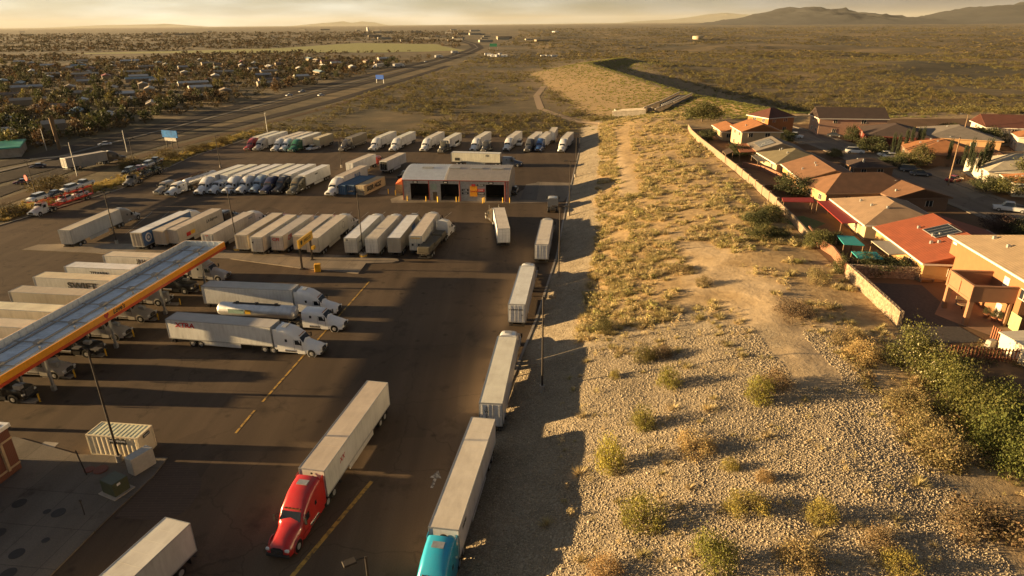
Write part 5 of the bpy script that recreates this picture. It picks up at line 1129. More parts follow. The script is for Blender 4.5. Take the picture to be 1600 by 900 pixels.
H('house with a bright red-orange shingle roof and a solar panel', (1364, 354), (1442, 412), 14, 2.9, 2.6, 'gy', 'red', 'yellow', ridge=(1537, 378), vents=5)
H('house with a tan hip roof behind the long red awning', (1296, 310), (1351, 352), 16, 2.8, 2.5, 'hip', 'tan', 'cream', ridge=(1388, 309))
H('house with a plain brown gable roof next to the olive one', (1220, 256), (1252, 282), 14, 2.8, 2.4, 'gy', 'brown', 'yellow', ridge=(1302, 263))
H('wide brown hip roofed house left of the tan roofed one', (1250, 283), (1290, 303), 20, 2.8, 3.0, 'hip', 'brown', 'tan')
H('house with an olive green hip roof and white patio columns', (1182, 238), (1212, 256), 14, 2.8, 2.4, 'hip', 'olive', 'cream')
hs6, w6, l6 = H('house with a grey roof carrying a row of solar panels', (1167, 224), (1182, 236), 13, 2.8, 2.2, 'gy', 'grey', 'brown')
H('two-storey cream gabled house at the upper end of the terrace', (1141, 196), (1158, 206), 12, 5.4, 2.2, 'gy', 'orange', 'cream', stories=2, vents=1)
H('low cream wing with an orange roof left of the two-storey gabled house', (1112, 195), (1128, 206), 9, 2.8, 1.4, 'gy', 'orange', 'cream', vents=0)
H('two-storey orange house with a dark red pyramid roof', (1166, 179), (1201, 185), 12, 5.4, 2.6, 'hip', 'darkred', 'orange', stories=2, vents=0)
H('large two-storey brown house with a long dark ridge', (1264, 178), (1279.5, 185), 22, 5.4, 3.0, 'gx', 'dark', 'pink', stories=2, vents=0)
H('low dark house with dark red walls beside the large brown one', (1341, 197), (1354, 212), 18, 2.9, 2.6, 'hip', 'dark', 'red', vents=0)
H('grey-brown house with several hips behind the cypress row', (1432, 198), (1442, 214), 20, 2.9, 2.6, 'hip', 'grey', 'tan', vents=1)
H('house with a bright orange hip roof behind the tall cypresses', (1404, 222), (1424, 240), 17, 3.0, 2.8, 'hip', 'orange', 'brown')
H('brown hip roofed house right of the orange roofed one', (1487, 235), (1494, 244), 12, 2.8, 2.0, 'hip', 'brown', 'tan', vents=0)
H('two-storey cream house with a long dark roof at the upper right', (1515, 188), (1541, 199), 30, 5.2, 3.0, 'gx', 'darkred', 'white', stories=2, vents=0)
H('cream house with an orange roof at the right edge', (1578, 206), (1590, 214), 14, 4.0, 1.8, 'hip', 'orange', 'white', vents=0)
H('large house with a pale roof and sunlit cream walls', (1505, 248), (1544, 268), 20, 3.2, 3.0, 'hip', 'pale', 'white')
H('small house with an orange-brown roof below the pale roofed one', (1562, 272), (1584, 286), 12, 3.0, 1.6, 'hip', 'orange', 'white')
H('low brown house with its long roof along the street', (1345, 288), (1395, 310), 12, 2.8, 1.8, 'gy', 'brown', 'brown')
H('dark roofed house across the street left of the white car', (1312, 252), (1336, 262), 10, 2.6, 1.6, 'hip', 'dark', 'brown')
# solar panels
redh = [o for o in C.objects if o.get('label', '').startswith('house with a bright red-orange')][0]
Mr = (Matrix.Translation(redh.location) @ Matrix.Rotation(redh.rotation_euler.z, 4, 'Z')).inverted()
_, Wr, Lr = HS[1]; sl_ = math.atan2(2.6, Wr/2); pc = Mr @ at(1472, 361, PZ+5.0)
sp_ = obj('solar_panel', MB().box(0, 0, .12, 3.6, 4.2, .08).mesh('solar_panel', MT['glass']), redh, (min(pc.x, Wr/2-2), pc.y, 2.9+math.tan(sl_)*min(pc.x, Wr/2-2)+.05)); sp_.rotation_euler = (0, -sl_, 0)
gm_ = MB()
for i in range(5): gm_.box(0, -2.1+i*1.05, .15, 3.7, .06, .1)
for i in (-1, 1): gm_.box(i*1.8, 0, .15, .06, 4.3, .1)
obj('panel_frame', gm_.mesh('panel_frame', MT['galv']), sp_)
sl6 = math.atan2(2.2, w6/2)
for i in range(3): q = obj('solar_panel', MB().box(0, 0, .1, 4.0, 2.2, .08).mesh('solar_panel', simple('solar_cells%d' % i, (.18, .19, .2), .25)), hs6, (w6*.25, l6*(.3+.2*i), 2.8+1.15)); q.rotation_euler = (0, -sl6, 0)

def awning(label, pxs, z, mat, name='awning', cat='awning', posts=True):
    P = [at(q[0], q[1], PZ+z) for q in pxs]; c = sum(P, Vector())/4; r = empty(name, (c.x, c.y, PZ+.05), 0, label, cat)
    L_ = [Vector((p.x-c.x, p.y-c.y, z)) for p in P]
    m = MB().add([tuple(v) for v in L_]+[(v.x, v.y, v.z-.12) for v in L_], [(3, 2, 1, 0), (4, 5, 6, 7), (0, 1, 5, 4), (1, 2, 6, 5), (2, 3, 7, 6), (3, 0, 4, 7)])
    obj('roof', m.mesh('roof', mat), r)
    if posts:
        for v in L_: obj('post', MB().box(v.x*.94, v.y*.94, (z-.1)/2, .14, .14, z-.1).mesh('post', MT['wood']), r)
    return r
redm = simple('red_metal_roof', (.32, .03, .02), .6)
awning('long red metal patio awning on the tan hip roofed house', [(1276.5, 314), (1296, 314), (1341, 348), (1316, 349)], 2.5, redm)
awning('small red roofed garden shed behind the boundary wall', [(1221.7, 309), (1269.5, 309), (1272, 316), (1223.7, 315)], 2.3, redm, 'garden_shelter', 'shelter')
awning('upper teal sun shade beside the reddish wall', [(1307.5, 367.7), (1334, 369.4), (1351, 383.5), (1318.7, 381.8)], 2.5, MT['teal'], 'sun_shade', 'sun shade')
awning('lower teal sun shade nearer the dark gravel yard', [(1330, 393), (1369, 394), (1380.6, 405), (1341, 403.7)], 2.3, MT['teal'], 'sun_shade', 'sun shade')
awning('pale flat patio roof on the red roofed house', [(1361, 376.5), (1399, 376.5), (1425, 396.7), (1389, 398)], 2.7, simple('pale_patio_roof', (.42, .36, .27), .7), 'patio_roof', 'patio roof')
awning('orange patio awning beside the solar roofed house', [(1148, 225), (1167, 224), (1180, 237), (1156, 238)], 2.5, simple('orange_metal', (.42, .15, .06), .6))
awning('small brown gazebo roof behind the boundary wall', [(1129, 236), (1139, 231), (1146, 237), (1134, 242)], 2.6, MT['wood'], 'gazebo', 'gazebo')
awning('grey patio cover on white columns of the olive roofed house', [(1174, 243), (1196, 243), (1206, 252), (1184, 252)], 2.4, simple('grey_patio_cover', (.16, .14, .11), .7), 'patio_cover', 'patio roof')
# patio things
tblm = simple('garden_furniture', (.30, .20, .12), .7)
def patio_set(label, q, colr):
    p = P7(q); r = empty('garden_table', (p.x, p.y, PZ+.11), 20, label, 'table'); obj('table_top', MB().cyl((0, 0, .70), (0, 0, .76), .7, n=18).mesh('table_top', colr), r); obj('pedestal', MB().cyl((0, 0, 0), (0, 0, .7), .08, n=8).mesh('pedestal', MT['pole']), r)
patio_set('small round table under the balcony', (1502, 484), tblm); patio_set('round garden table at the far corner of the patio', (1510, 470), MT['concrete'])
def bench(label, q, hd_=10):
    p = P7(q); r = empty('garden_bench', (p.x, p.y, PZ+.11), hd_, label, 'bench'); obj('seat', MB().box(0, 0, .42, 2.0, .6, .12).mesh('seat', tblm), r); obj('backrest', MB().box(0, .3, .75, 2.0, .1, .6).mesh('backrest', tblm), r)
    for x in (-.9, .9): obj('leg', MB().box(x, 0, .2, .1, .55, .4).mesh('leg', tblm), r)
bench('wooden bench with cushions under the balcony', (1506, 477)); bench('dark bench against the back stone wall', (1447, 441), 0)
for i, q in enumerate([(1540, 497), (1552, 502), (1563, 505)]):
    p = P7(q); r = empty('potted_plant', (p.x, p.y, PZ+.11), 0, ['potted plant nearest the balcony doors', 'potted plant in the middle of the three along the facade', 'potted plant farthest from the balcony along the facade'][i], 'plant', 'potted plants along the facade')
    obj('pot', MB().cyl((0, 0, 0), (0, 0, .5), .25, .38, 12).mesh('pot', simple('terracotta%d' % i, (.3, .12, .06), .8)), r)
    POT = globals().setdefault('POTS', []); POT.append(r)
p = P7((1546, 546)); o = obj('covered_grill', bevel(MB().box(0, 0, .6, 1.4, .8, 1.2, top=.75).mesh('covered_grill', simple('grill_cover', (.32, .28, .24), .7)), .12, 2), None, (p.x, p.y, PZ+.05), .3); tag(o, 'covered grill standing in the shaded lower yard', 'grill')
o = obj('low_shed', MB().box(0, 0, 1.1, 3.4, 4, 2.2).box(0, 0, 2.25, 3.8, 4.4, .12).mesh('low_shed', WM['white']), None, (lambda p: (p.x, p.y, PZ+.05))(P7((1600, 560))), .1); tag(o, 'small white walled shed at the right edge beside the picket fences', 'shed')

# cars on the streets, street lamps
for lab, k, cl, q, hdg in [('white pickup on the driveway of the orange two-storey house', 'pickup', WC, (1240, 216), 120), ('white car on the street in the shade of the terrace', 'suv', WC, (1335, 240), 110), ('white off-road car parked farther down the street', 'suv', WC, (1368, 270), 130),
    ('silver car half hidden beside the brown roof', 'sedan', (.5, .52, .55), (1350, 275), 130), ('silver pickup parked near the right edge of the street', 'pickup', (.55, .54, .52), (1577, 331), -60), ('dark car parked in front of the cypress garden', 'suv', (.04, .04, .05), (1421, 269), 110),
    ('second dark car behind the one in front of the cypress garden', 'sedan', (.03, .03, .04), (1437, 275), 110), ('red car in the driveway by the street lamp', 'sedan', (.35, .02, .02), (1490, 284), 60), ('silver car beyond the orange roofed house', 'suv', (.5, .5, .5), (1490, 223), 110),
    ('dark car in front of the large brown house', 'sedan', (.03, .03, .03), (1304, 214), 120), ('white car in front of the cypress row', 'sedan', WC, (1394, 248), 100), ('pale car partly hidden by bushes at the street', 'sedan', (.6, .58, .5), (1385, 245), 100)]:
    p = P7(q); car(lab, k, cl, Vector((p.x, p.y, PZ+.1)), hdg)
for lab, q, hgt in [('wooden street lamp pole near the grey-brown house', (1501, 226), 9), ('tall wooden street lamp pole beside the red car', (1481, 290), 11)]:
    p = P7(q); r = empty('street_lamp', p, 0, lab, 'street lamp'); obj('pole', MB().cyl((0, 0, 0), (0, 0, hgt), .17, .11, 10).mesh('pole', MT['wood']), r); a = obj('arm', MB().bar((0, 0, hgt-.2), (-1.8, 0, hgt+.1), .08).mesh('arm', MT['galv']), r); obj('lamp_head', MB().box(-2.0, 0, hgt+.1, .6, .25, .14).mesh('lamp_head', MT['galv']), a)
# spillway of the dam
sp0, sp1, sp2, sp3 = ontp(962, 180), ontp(1014, 177), ontp(1042, 166), ontp(1071, 152)
r = empty('spillway', (sp0.x, sp0.y, 0), 0, 'stepped concrete spillway channel running down the dam', 'spillway'); mm = MB(); base = Vector((sp0.x, sp0.y, 0))
pts = [Vector((p.x, p.y, 0))-base for p in (sp0, sp1, sp2, sp3)]; gz4 = [hz(p.x, p.y) for p in (sp0, sp1, sp2, sp3)]; zs = [g+2.2 for g in gz4]
for side_ in (-1, 1):
    for i in range(3):
        a, b_ = pts[i], pts[i+1]; d = (b_-a).normalized(); n_ = Vector((d.y, -d.x, 0))*3.5*side_
        mm.add([tuple(a+n_)[:2]+(-1,), tuple(b_+n_)[:2]+(-1,), tuple(b_+n_)[:2]+(zs[i+1],), tuple(a+n_)[:2]+(zs[i],)], [(0, 1, 2, 3), (3, 2, 1, 0)])
        mm.bar(Vector((*(a+n_).xy, zs[i])), Vector((*(b_+n_).xy, zs[i+1])), .5, .4)
mm.box(pts[0].x, pts[0].y, gz4[0]+.9, .6, 7.5, 3.2)
obj('channel_wall', mm.mesh('channel_wall', MT['concrete']), r)
fl = MB()
for k in range(12): q = pts[2].lerp(pts[3], k/12); fl.box(q.x, q.y, gz4[2]+(gz4[3]-gz4[2])*k/12+.35, 6, 6.6, 1.4)
obj('channel_floor', fl.mesh('channel_floor', simple('dark_concrete', (.18, .17, .16), .9)), r)

# ------------------------------------------------------------------ vegetation
def leafmat(name):
    m, nt, b = nodes(name); oi = N(nt, 'ShaderNodeObjectInfo'); a = N(nt, 'ShaderNodeAttribute', attribute_name='tint')
    c = mix(nt, 1.0, oi.outputs['Color'], a.outputs['Color'], 'MULTIPLY'); nt.links.new(c, b.inputs['Base Color']); b.inputs['Roughness'].default_value = .75
    tr = N(nt, 'ShaderNodeBsdfTranslucent'); nt.links.new(c, tr.inputs['Color']); ms = N(nt, 'ShaderNodeMixShader'); ms.inputs[0].default_value = .25
    out = nt.nodes['Material Output']; nt.links.new(b.outputs[0], ms.inputs[1]); nt.links.new(tr.outputs[0], ms.inputs[2]); nt.links.new(ms.outputs[0], out.inputs[0]); return m
LEAF = leafmat('foliage')
def leaf_tris(r_, n, rx, rz, clumps, size, base=.1, lo=0):
    """leaf-sized triangles grouped in clumps through a crown's volume"""
    cs = []
    while len(cs) < clumps:
        p = r_.uniform(-1, 1, 3); l = np.linalg.norm(p)
        if l < 1 and l > .35 and p[2] > lo: cs.append(p)
    cs = np.array(cs); tone = r_.uniform(.6, 1.3, clumps); k = r_.integers(0, clumps, n)
    c = cs[k]+r_.normal(0, .17, (n, 3)); c = c*np.array([rx, rx, rz]); c[:, 2] = np.maximum(c[:, 2], lo*rz)+(-lo*rz)+base
    a = r_.normal(0, 1, (n, 3)); a /= np.linalg.norm(a, axis=1)[:, None]; b_ = np.cross(a, r_.normal(0, 1, (n, 3))); b_ /= np.linalg.norm(b_, axis=1)[:, None]+1e-9
    s = size*r_.uniform(.6, 1.4, (n, 1)); V = np.stack([c-a*s*.5, c+a*s*.5, c+b_*s*.9], 1).reshape(-1, 3)
    t = (tone[k]*r_.uniform(.75, 1.25, n))[:, None]*np.array([1, 1, 1.0]); t[:, 0] *= r_.uniform(.9, 1.15, n)
    return V, np.repeat(np.hstack([t, np.ones((n, 1))]), 3, 0)
def crown(key, seed, n, rx, rz, clumps, size, base=.1, lo=0, name='crown'):
    def mk():
        V, col = leaf_tris(np.random.default_rng(seed), n, rx, rz, clumps, size, base, lo)
        return raw_mesh(name, V, np.arange(len(V)).reshape(-1, 3), LEAF, col)
    return cached(key, mk)
def twig_mesh(seed, n=14, hgt=.9, sp=.5):
    def mk():
        r_ = random.Random(seed); m = MB()
        for i in range(n): a = r_.uniform(0, 6.28); d = r_.uniform(.1, sp); m.bar((0, 0, 0), (math.cos(a)*d, math.sin(a)*d, hgt*r_.uniform(.6, 1)), .03)
        return m.mesh('stem', MT['trunk'])
    return cached(('twig', seed, n), mk)
SHR = [crown(('shrub', i), 40+i, 3600, 1.0, 1.0, 40, .062, .05, -.15) for i in range(5)]
def shrub(label, p, rad, hgt, colr, group='desert shrubs on the gravel slope', name='shrub', cat='shrub', k=None):
    r = empty(name, p, random.uniform(0, 360), label, cat, group); o = obj('foliage', SHR[(k if k is not None else int(p.x*7+p.y*3)) % 5], r, color=colr); o.scale = (rad, rad*.95, hgt)
    t = obj('stem', twig_mesh(int(abs(p.x*3)) % 4), r); t.scale = (rad, rad, hgt*.9); return r
GR, OL, TN, BRN = (.22, .20, .035), (.30, .25, .06), (.42, .31, .13), (.15, .105, .055)
shr = [((1005, 665), 1.35, 1.9, GR, 'round green shrub on the gravel above the tallest yellow-green one'), ((952, 731), 1.4, 2.9, (.36, .32, .055), 'tallest yellow-green shrub beside the shadow edge on the gravel'), ((1083, 704), 1.75, 1.6, TN, 'wide tan shrub right of the tallest yellow-green one'),
 ((1005, 818), 2.0, 2.1, GR, 'large dark green shrub low on the gravel slope near the shadow edge'), ((1114, 880), 1.7, 2.2, (.20, .20, .035), 'dark green shrub near the bottom edge of the picture'), ((1045, 603), 1.35, 1.9, GR, 'green shrub in the middle of the upper gravel'),
 ((1006, 563), 1.3, 1.9, (.14, .12, .03), 'green shrub with a dark dead bush touching its right side'), ((1034, 558), 1.3, 1.3, BRN, 'dark dead bush touching the green shrub'), ((1184, 624), 1.6, 2.2, GR, 'green shrub at the upper right of the gravel with a brown neighbour'),
 ((1210, 605), 1.6, 1.6, (.20, .14, .07), 'brown bush right of the green shrub at the upper gravel'), ((943, 520), 1.3, 1.8, (.11, .10, .03), 'dark green shrub at the foot of the bank below the lamp post'), ((1167, 797), 1.6, 1.5, OL, 'low olive shrub in the middle of the lower gravel'),
 ((1281, 813), 1.2, 1.5, OL, 'olive shrub right of the middle of the lower gravel'), ((1246, 884), 1.6, 1.8, (.24, .18, .075), 'khaki shrub at the bottom edge right of the dark green one'), ((1140, 732), .8, 1.0, OL, 'small olive shrub right of the wide tan one'),
 ((1238, 496), 2.6, 1.7, (.16, .11, .06), 'big dark brown bush on the bare slope beside the path'), ((1275, 441), 1.5, 1.9, (.26, .21, .09), 'pale green bush above the bare path near the house wall'), ((1348, 560), 1.9, 1.8, TN, 'tan bush in the cluster left of the flowering hedge'),
 ((1322, 537), 1.8, 1.7, (.24, .18, .08), 'khaki bush at the left of the cluster near the flowering hedge'), ((1440, 680), 1.9, 1.8, (.26, .21, .09), 'pale olive bush on the gravel rim below the dark hedge'), ((1470, 716), 2.3, 2.3, (.25, .2, .085), 'largest pale olive bush on the gravel rim'),
 ((1415, 640), 2.0, 1.6, (.25, .2, .08), 'pale bush at the upper rim of the gravel'), ((1372, 852), 1.3, 1.2, (.24, .17, .08), 'low tan shrub at the lower right gravel'), ((1406, 893), 1.3, 1.2, OL, 'olive shrub at the bottom edge right of the khaki one'), ((944, 897), 1.4, 1.3, (.36, .24, .10), 'golden dry shrub at the bottom edge beside the kerb shadow'),
 ((1540, 830), 2.8, 2.2, (.17, .12, .06), 'wide brown bush at the lower right corner'), ((1195, 750), .8, .8, (.3, .2, .08), 'small golden clump in the middle of the gravel'), ((960, 590), .7, .9, OL, 'small green shrub at the edge of the bank shade'), ((1100, 445), 1.3, 1.1, (.22, .17, .07), 'khaki bush on the mid slope'), ((1065, 425), 2.0, 1.0, (.24, .18, .08), 'wide low bush on the mid slope')]
for q, ra, hg, cl, lab in shr: shrub(lab, ontp(*q), ra, hg, cl)
# tall evergreen shrubs along the lower houses
HED = [crown(('hedge', i), 70+i, 4200, 1.0, 1.0, 60, .055, .02, -.2) for i in range(4)]
HEDF = crown(('flower', 0), 77, 260, 1.02, 1.02, 60, .045, .02, -.1, 'blossoms')
for q, ra, hg, lab in [((1424, 572), 3.3, 4.0, 'flowering dark green oleander at the end of the sunlit stone wall'), ((1462, 600), 3.2, 3.8, 'dark green bush right of the flowering oleander'), ((1492, 640), 3.3, 3.9, 'dark green bush below the rusty picket fence'), ((1528, 672), 3.2, 3.6, 'dark green bush in the middle of the hedge line'),
    ((1562, 706), 3.2, 3.7, 'dark green bush next to the last one of the hedge line'), ((1596, 742), 3.0, 3.4, 'last dark green bush of the hedge line at the right edge'), ((1500, 605), 2.6, 3.0, 'dark green bush tucked behind the hedge under the fence'), ((1310, 425), 2.0, 3.0, 'white flowering bush beside the lower teal shade'), ((1560, 650), 3.0, 3.2, 'dark green bush behind the hedge near the right edge')]:
    p = at(*q, PZ); p = Vector((p.x, p.y, min(PZ, hz(p.x, p.y)))); r = empty('tall_bush', p, random.uniform(0, 360), lab, 'bush', 'evergreen bushes below the houses')
    o = obj('foliage', HED[int(q[0]) % 4], r, color=[(.11, .11, .022), (.075, .085, .02), (.10, .115, .02), (.13, .12, .03)][int(q[1]) % 4]); kk = [.80, .66, .74, .6][int(q[0]+q[1]) % 4]; o.scale = (ra*kk, ra*kk*.92, hg*(kk+.18))
    if 'flower' in lab: f = obj('blossoms', HEDF, r, color=(.55, .5, .3)); f.scale = (ra*kk, ra*kk*.92, hg*(kk+.18))
for r in POTS: o = obj('foliage', SHR[1], r, (0, 0, .45), color=(.06, .06, .02)); o.scale = (.45, .45, .8)
# trees
TRC = [crown(('tree', i), 90+i, 5200, 1.0, .95, 46, .075, .3, -.5) for i in range(4)]
FTR = [crown(('ftree', i), 120+i, 300, 1.0, .9, 16, .24, .25, -.55) for i in range(6)]
CYP = [crown(('cyp', i), 140+i, 2600, 1.0, 1.0, 60, .13, .9, -.9) for i in range(2)]
def trunk_mesh():
    def mk():
        m = MB().cyl((0, 0, 0), (0, 0, .5), .06, .045, 8); r_ = random.Random(3)
        for i in range(6): a = i*1.05; m.cyl((0, 0, .4), (math.cos(a)*.45, math.sin(a)*.45, .95), .03, .012, 6)
        return m.mesh('trunk', MT['trunk'])
    return cached('trunk', mk)
def tree(label, p, rad, hgt, colr, pool=None, group=None, name='tree', cat='tree', k=0):
    pool = pool or TRC; r = empty(name, p, random.uniform(0, 360), label, cat, group); o = obj('crown', pool[k % len(pool)], r, color=colr); o.scale = (rad, rad, hgt/1.75)
    t = obj('trunk', trunk_mesh(), r); t.scale = (hgt*.8,)*3; return r
DG, MG, YG = (.060, .068, .02), (.11, .11, .03), (.15, .14, .03)
nbt = [((1097, 190), 6.5, 6.5, MG, 'big round green tree standing alone near the end of the wall'), ((1238, 306), 3.8, 4.6, DG, 'spreading tree in the garden below the brown roofed houses'), ((1150, 245), 3.2, 3.6, DG, 'dark tree behind the gazebo'), ((1106, 220), 3.0, 3.6, DG, 'small dark tree beside the low cream wing'),
 ((1185, 352), 2.6, 2.6, DG, 'dark bush at the top of the dug-in slope garden'), ((1205, 342), 2.6, 2.6, MG, 'green bush in the dug-in slope garden by the wall'), ((1188, 372), 2.4, 2.2, MG, 'green bush at the lower edge of the slope garden'), ((1214, 372), 1.8, 1.8, DG, 'small dark bush at the right of the slope garden'),
 ((1278, 388), 2.4, 3.0, MG, 'green bush at the curved end of the reddish wall'), ((1300, 385), 2.0, 2.4, DG, 'dark bush between the reddish wall and the teal shade'), ((1360, 425), 3.2, 2.8, DG, 'dark spreading bush in front of the lower teal shade'), ((1390, 428), 2.6, 2.4, DG, 'dark bush under the pale patio roof'),
 ((1436, 262), 2.6, 5.5, (.12, .11, .035), 'sunlit leafy tree in front of the orange roofed house'), ((1412, 258), 2.2, 3.6, MG, 'green tree left of the sunlit leafy one'), ((1362, 238), 4.2, 4.5, DG, 'dark round bush beside the white street car'), ((1395, 262), 3.0, 3.0, DG, 'dark bush at the street corner'),
 ((1303, 247), 2.2, 2.4, MG, 'round bush at the verge left of the white street car'), ((1540, 226), 4.0, 5.5, DG, 'large dark tree between the cream two-storey house and the pale roof'), ((1572, 226), 3.6, 4.5, (.04, .05, .015), 'second large dark tree near the pale roof'), ((1520, 226), 3.4, 5.0, DG, 'dark tree right of the street lamp'),
 ((1540, 300), 3.0, 3.2, DG, 'dark round tree in front of the small orange-brown roof'), ((1578, 305), 3.6, 4.2, (.11, .11, .03), 'bright green round tree in front of the small orange-brown roof'), ((1600, 290), 4.0, 6.0, MG, 'tall tree at the right edge beside the bright green one'), ((1225, 222), 3.5, 3.5, DG, 'dark tree at the corner of the orange two-storey house'),
 ((1560, 362), 3.0, 2.8, (.07, .04, .03), 'dark reddish bush at the street corner behind the red roof'), ((1590, 368), 3.2, 2.6, DG, 'dark bush right of the reddish one at the street corner'), ((1330, 222), 2.4, 5.0, DG, 'narrow dark tree in front of the large brown house'), ((1480, 212), 3.5, 4.0, DG, 'dark tree behind the grey-brown house'), ((1385, 214), 3.2, 3.5, DG, 'dark tree beside the dark red walled house')]
for i, (q, ra, hg, cl, lab) in enumerate(nbt):
    p = at(*q, PZ); tree(lab, Vector((p.x, p.y, min(PZ, hz(p.x, p.y)) if q[0] < 1100 else PZ)), ra, hg, cl, k=i, group='garden trees on the terrace')
for i, q in enumerate([(1391, 250), (1399, 252), (1420, 240), (1430, 240), (1437, 238), (1411, 243), (1478, 262), (1500, 272), (1512, 284), (1522, 283), (1529, 282), (1536, 280), (1507, 280)]):
    p = at(*q, PZ); tall = 8.5 if i > 9 else 6.5; r = empty('cypress', p, 0, 'slim dark cypress, one of the row %s' % ('in front of the orange roofed house' if i < 6 else 'beside the street lamp and the pale roofed house'), 'cypress', 'cypresses in front of the orange roof' if i < 6 else 'cypresses by the pale roof')
    o = obj('crown', CYP[i % 2], r, color=(.035, .045, .015)); o.scale = (.5, .5, tall/2.5); obj('trunk', trunk_mesh(), r)

# suburb left of the motorway
def hx(y): return float(np.interp(y, [200, 240, 316, 425, 566, 824, 1341], [-190, -165, -160, -146, -128, -100, -75]))-12
random.seed(5); placed = []; n_t = 0
tn = [('dark bushy tree standing among the houses left of the motorway', DG), ('brownish autumn tree standing among the houses left of the motorway', (.13, .08, .035)), ('olive green tree standing among the houses left of the motorway', (.09, .085, .03)), ('yellow-green tree standing among the houses left of the motorway', (.16, .14, .035))]
hcols = [('white', (.62, .60, .55)), ('pale grey', (.40, .38, .35)), ('tan', (.34, .27, .19)), ('light blue', (.22, .32, .36)), ('red', (.25, .06, .04)), ('brown', (.17, .11, .07)), ('beige', (.45, .38, .28))]
hm_wall = simple('far_house_wall', (.32, .26, .19), .9); MT['farroof'] = paint_mat('far_roof', .5, amount=.5, streak=False)
def far_house(i, x, y, L_, W_, ci, hdg):
    nm, cl = hcols[ci]; size = 'long' if L_ > 20 else 'small' if L_ < 12 else 'mid-sized'
    px, py = CAMPY(Vector((x, y, 2))); hor = 'at the left edge' if px < 90 else 'left of the green field' if px < 300 else 'below the green field' if px < 480 else 'near the motorway bend'
    band = 'nearest the motorway' if y < 380 else 'mid suburb' if y < 650 else 'far back in the suburb'
    r = empty('house', (x, y, 0), hdg, f'{size} house with {nm} roof {band}, {hor}', 'house', f'{size} {nm} roofed houses {band} {hor}')
    def wl_(): return MB().box(0, 0, 1.5, 1, 1, 3.0).mesh('wall', hm_wall)
    w = obj('wall', cached('fhw', wl_), r); w.scale = (W_, L_, 1)
    def rf_(): return MB().add([(-.55, -.52, 2.95), (.55, -.52, 2.95), (.55, .52, 2.95), (-.55, .52, 2.95), (0, -.5, 4.3), (0, .5, 4.3)], [(0, 1, 4), (1, 2, 5, 4), (2, 3, 5), (3, 0, 4, 5), (3, 2, 1, 0)]).mesh('roof', MT['farroof'])
    o = obj('roof', cached('fhr', rf_), r, color=cl); o.scale = (W_, L_, 1)
    return r
nh = 0
for _ in range(6000):
    y = 245*math.exp(random.uniform(0, 1.28)); x = random.uniform(-.80*y-30, hx(y)-25)
    if x < -.82*y-20 or any((x-a)**2+(y-b_)**2 < (20+.02*y)**2 for a, b_ in placed): continue
    placed.append((x, y)); far_house(nh, x, y, random.choice([9, 12, 15, 21, 14]), random.uniform(5, 8), random.choice([0, 0, 0, 1, 2, 2, 3, 4, 5, 6, 6]), random.choice([62, 152, 152, 60, 155])+random.uniform(-6, 6)); nh += 1
    if nh >= 105: break
for _ in range(9000):
    y = 225*math.exp(random.uniform(0, 1.33)); x = random.uniform(-.80*y-30, hx(y)-8)
    if any((x-a)**2+(y-b_)**2 < 36 for a, b_ in placed): continue
    i = random.choices([0, 1, 2, 3], [5, 2, 3, .7])[0]; placed.append((x, y)); hg = random.uniform(3.8, 8.0)
    tree(tn[i][0], Vector((x, y, 0)), hg*random.uniform(.38, .6), hg, tn[i][1], FTR, 'trees of the suburb', k=n_t); n_t += 1
    if n_t >= 285: break
STR_ = [leaf_tris(np.random.default_rng(300+i), 60, .55, .75, 9, .2, .1, -.3) for i in range(4)]
n = 5200; y_ = 225*np.exp(rng.uniform(0, 1.5, n)); x_ = rng.uniform(-.86, 0, n)*y_; hv = np.interp(y_, [200, 240, 316, 425, 566, 824, 1341], [-190, -165, -160, -146, -128, -100, -75])-14
k_ = (x_ < hv) & ~inside(FIELD, x_, y_) & (vnoise(x_, y_, 22, 71) > .3); SB_ = (x_[k_], y_[k_])
p = at(93, 234); r = empty('palm_tree', p, 0, 'tall shaggy palm trunk beside the frontage road', 'palm'); obj('trunk', MB().cyl((0, 0, 0), (0, 0, 12.5), .5, .8, 12).mesh('trunk', simple('palm_skirt', (.20, .13, .07), .95, 0, .3, 3, .5)), r); o = obj('crown', FTR[0], r, (0, 0, 11.5), color=(.07, .07, .03)); o.scale = (2.2, 2.2, 1.6)

def scatter(name, label, cat, tmpl, X_, Y_, Sc, Hs, T_, colr, kind='stuff'):
    """many copies of a few leaf templates merged into one object for ground cover nobody could count"""
    Vs, Cs = [], []; k = rng.integers(0, len(tmpl), len(X_)); Z_ = h(X_, Y_)
    for t in range(len(tmpl)):
        V, Cc = tmpl[t]; m_ = k == t; n = m_.sum()
        if not n: continue
        a = rng.uniform(0, 6.28, n); ca, sa = np.cos(a), np.sin(a); s = Sc[m_]
        x = (V[None, :, 0]*ca[:, None]-V[None, :, 1]*sa[:, None])*s[:, None]+X_[m_][:, None]; y = (V[None, :, 0]*sa[:, None]+V[None, :, 1]*ca[:, None])*s[:, None]+Y_[m_][:, None]
        z = V[None, :, 2]*Hs[m_][:, None]+Z_[m_][:, None]-.04
        Vs.append(np.stack([x, y, z], -1).reshape(-1, 3)); cc = Cc[None, :, :]*np.hstack([T_[m_], np.ones((n, 1))])[:, None, :]; Cs.append(cc.reshape(-1, 4))
    V = np.concatenate(Vs); Cc = np.concatenate(Cs); o = obj(name, raw_mesh(name, V, np.arange(len(V)).reshape(-1, 3), LEAF, Cc), color=colr)
    return tag(o, label, cat, kind=kind)
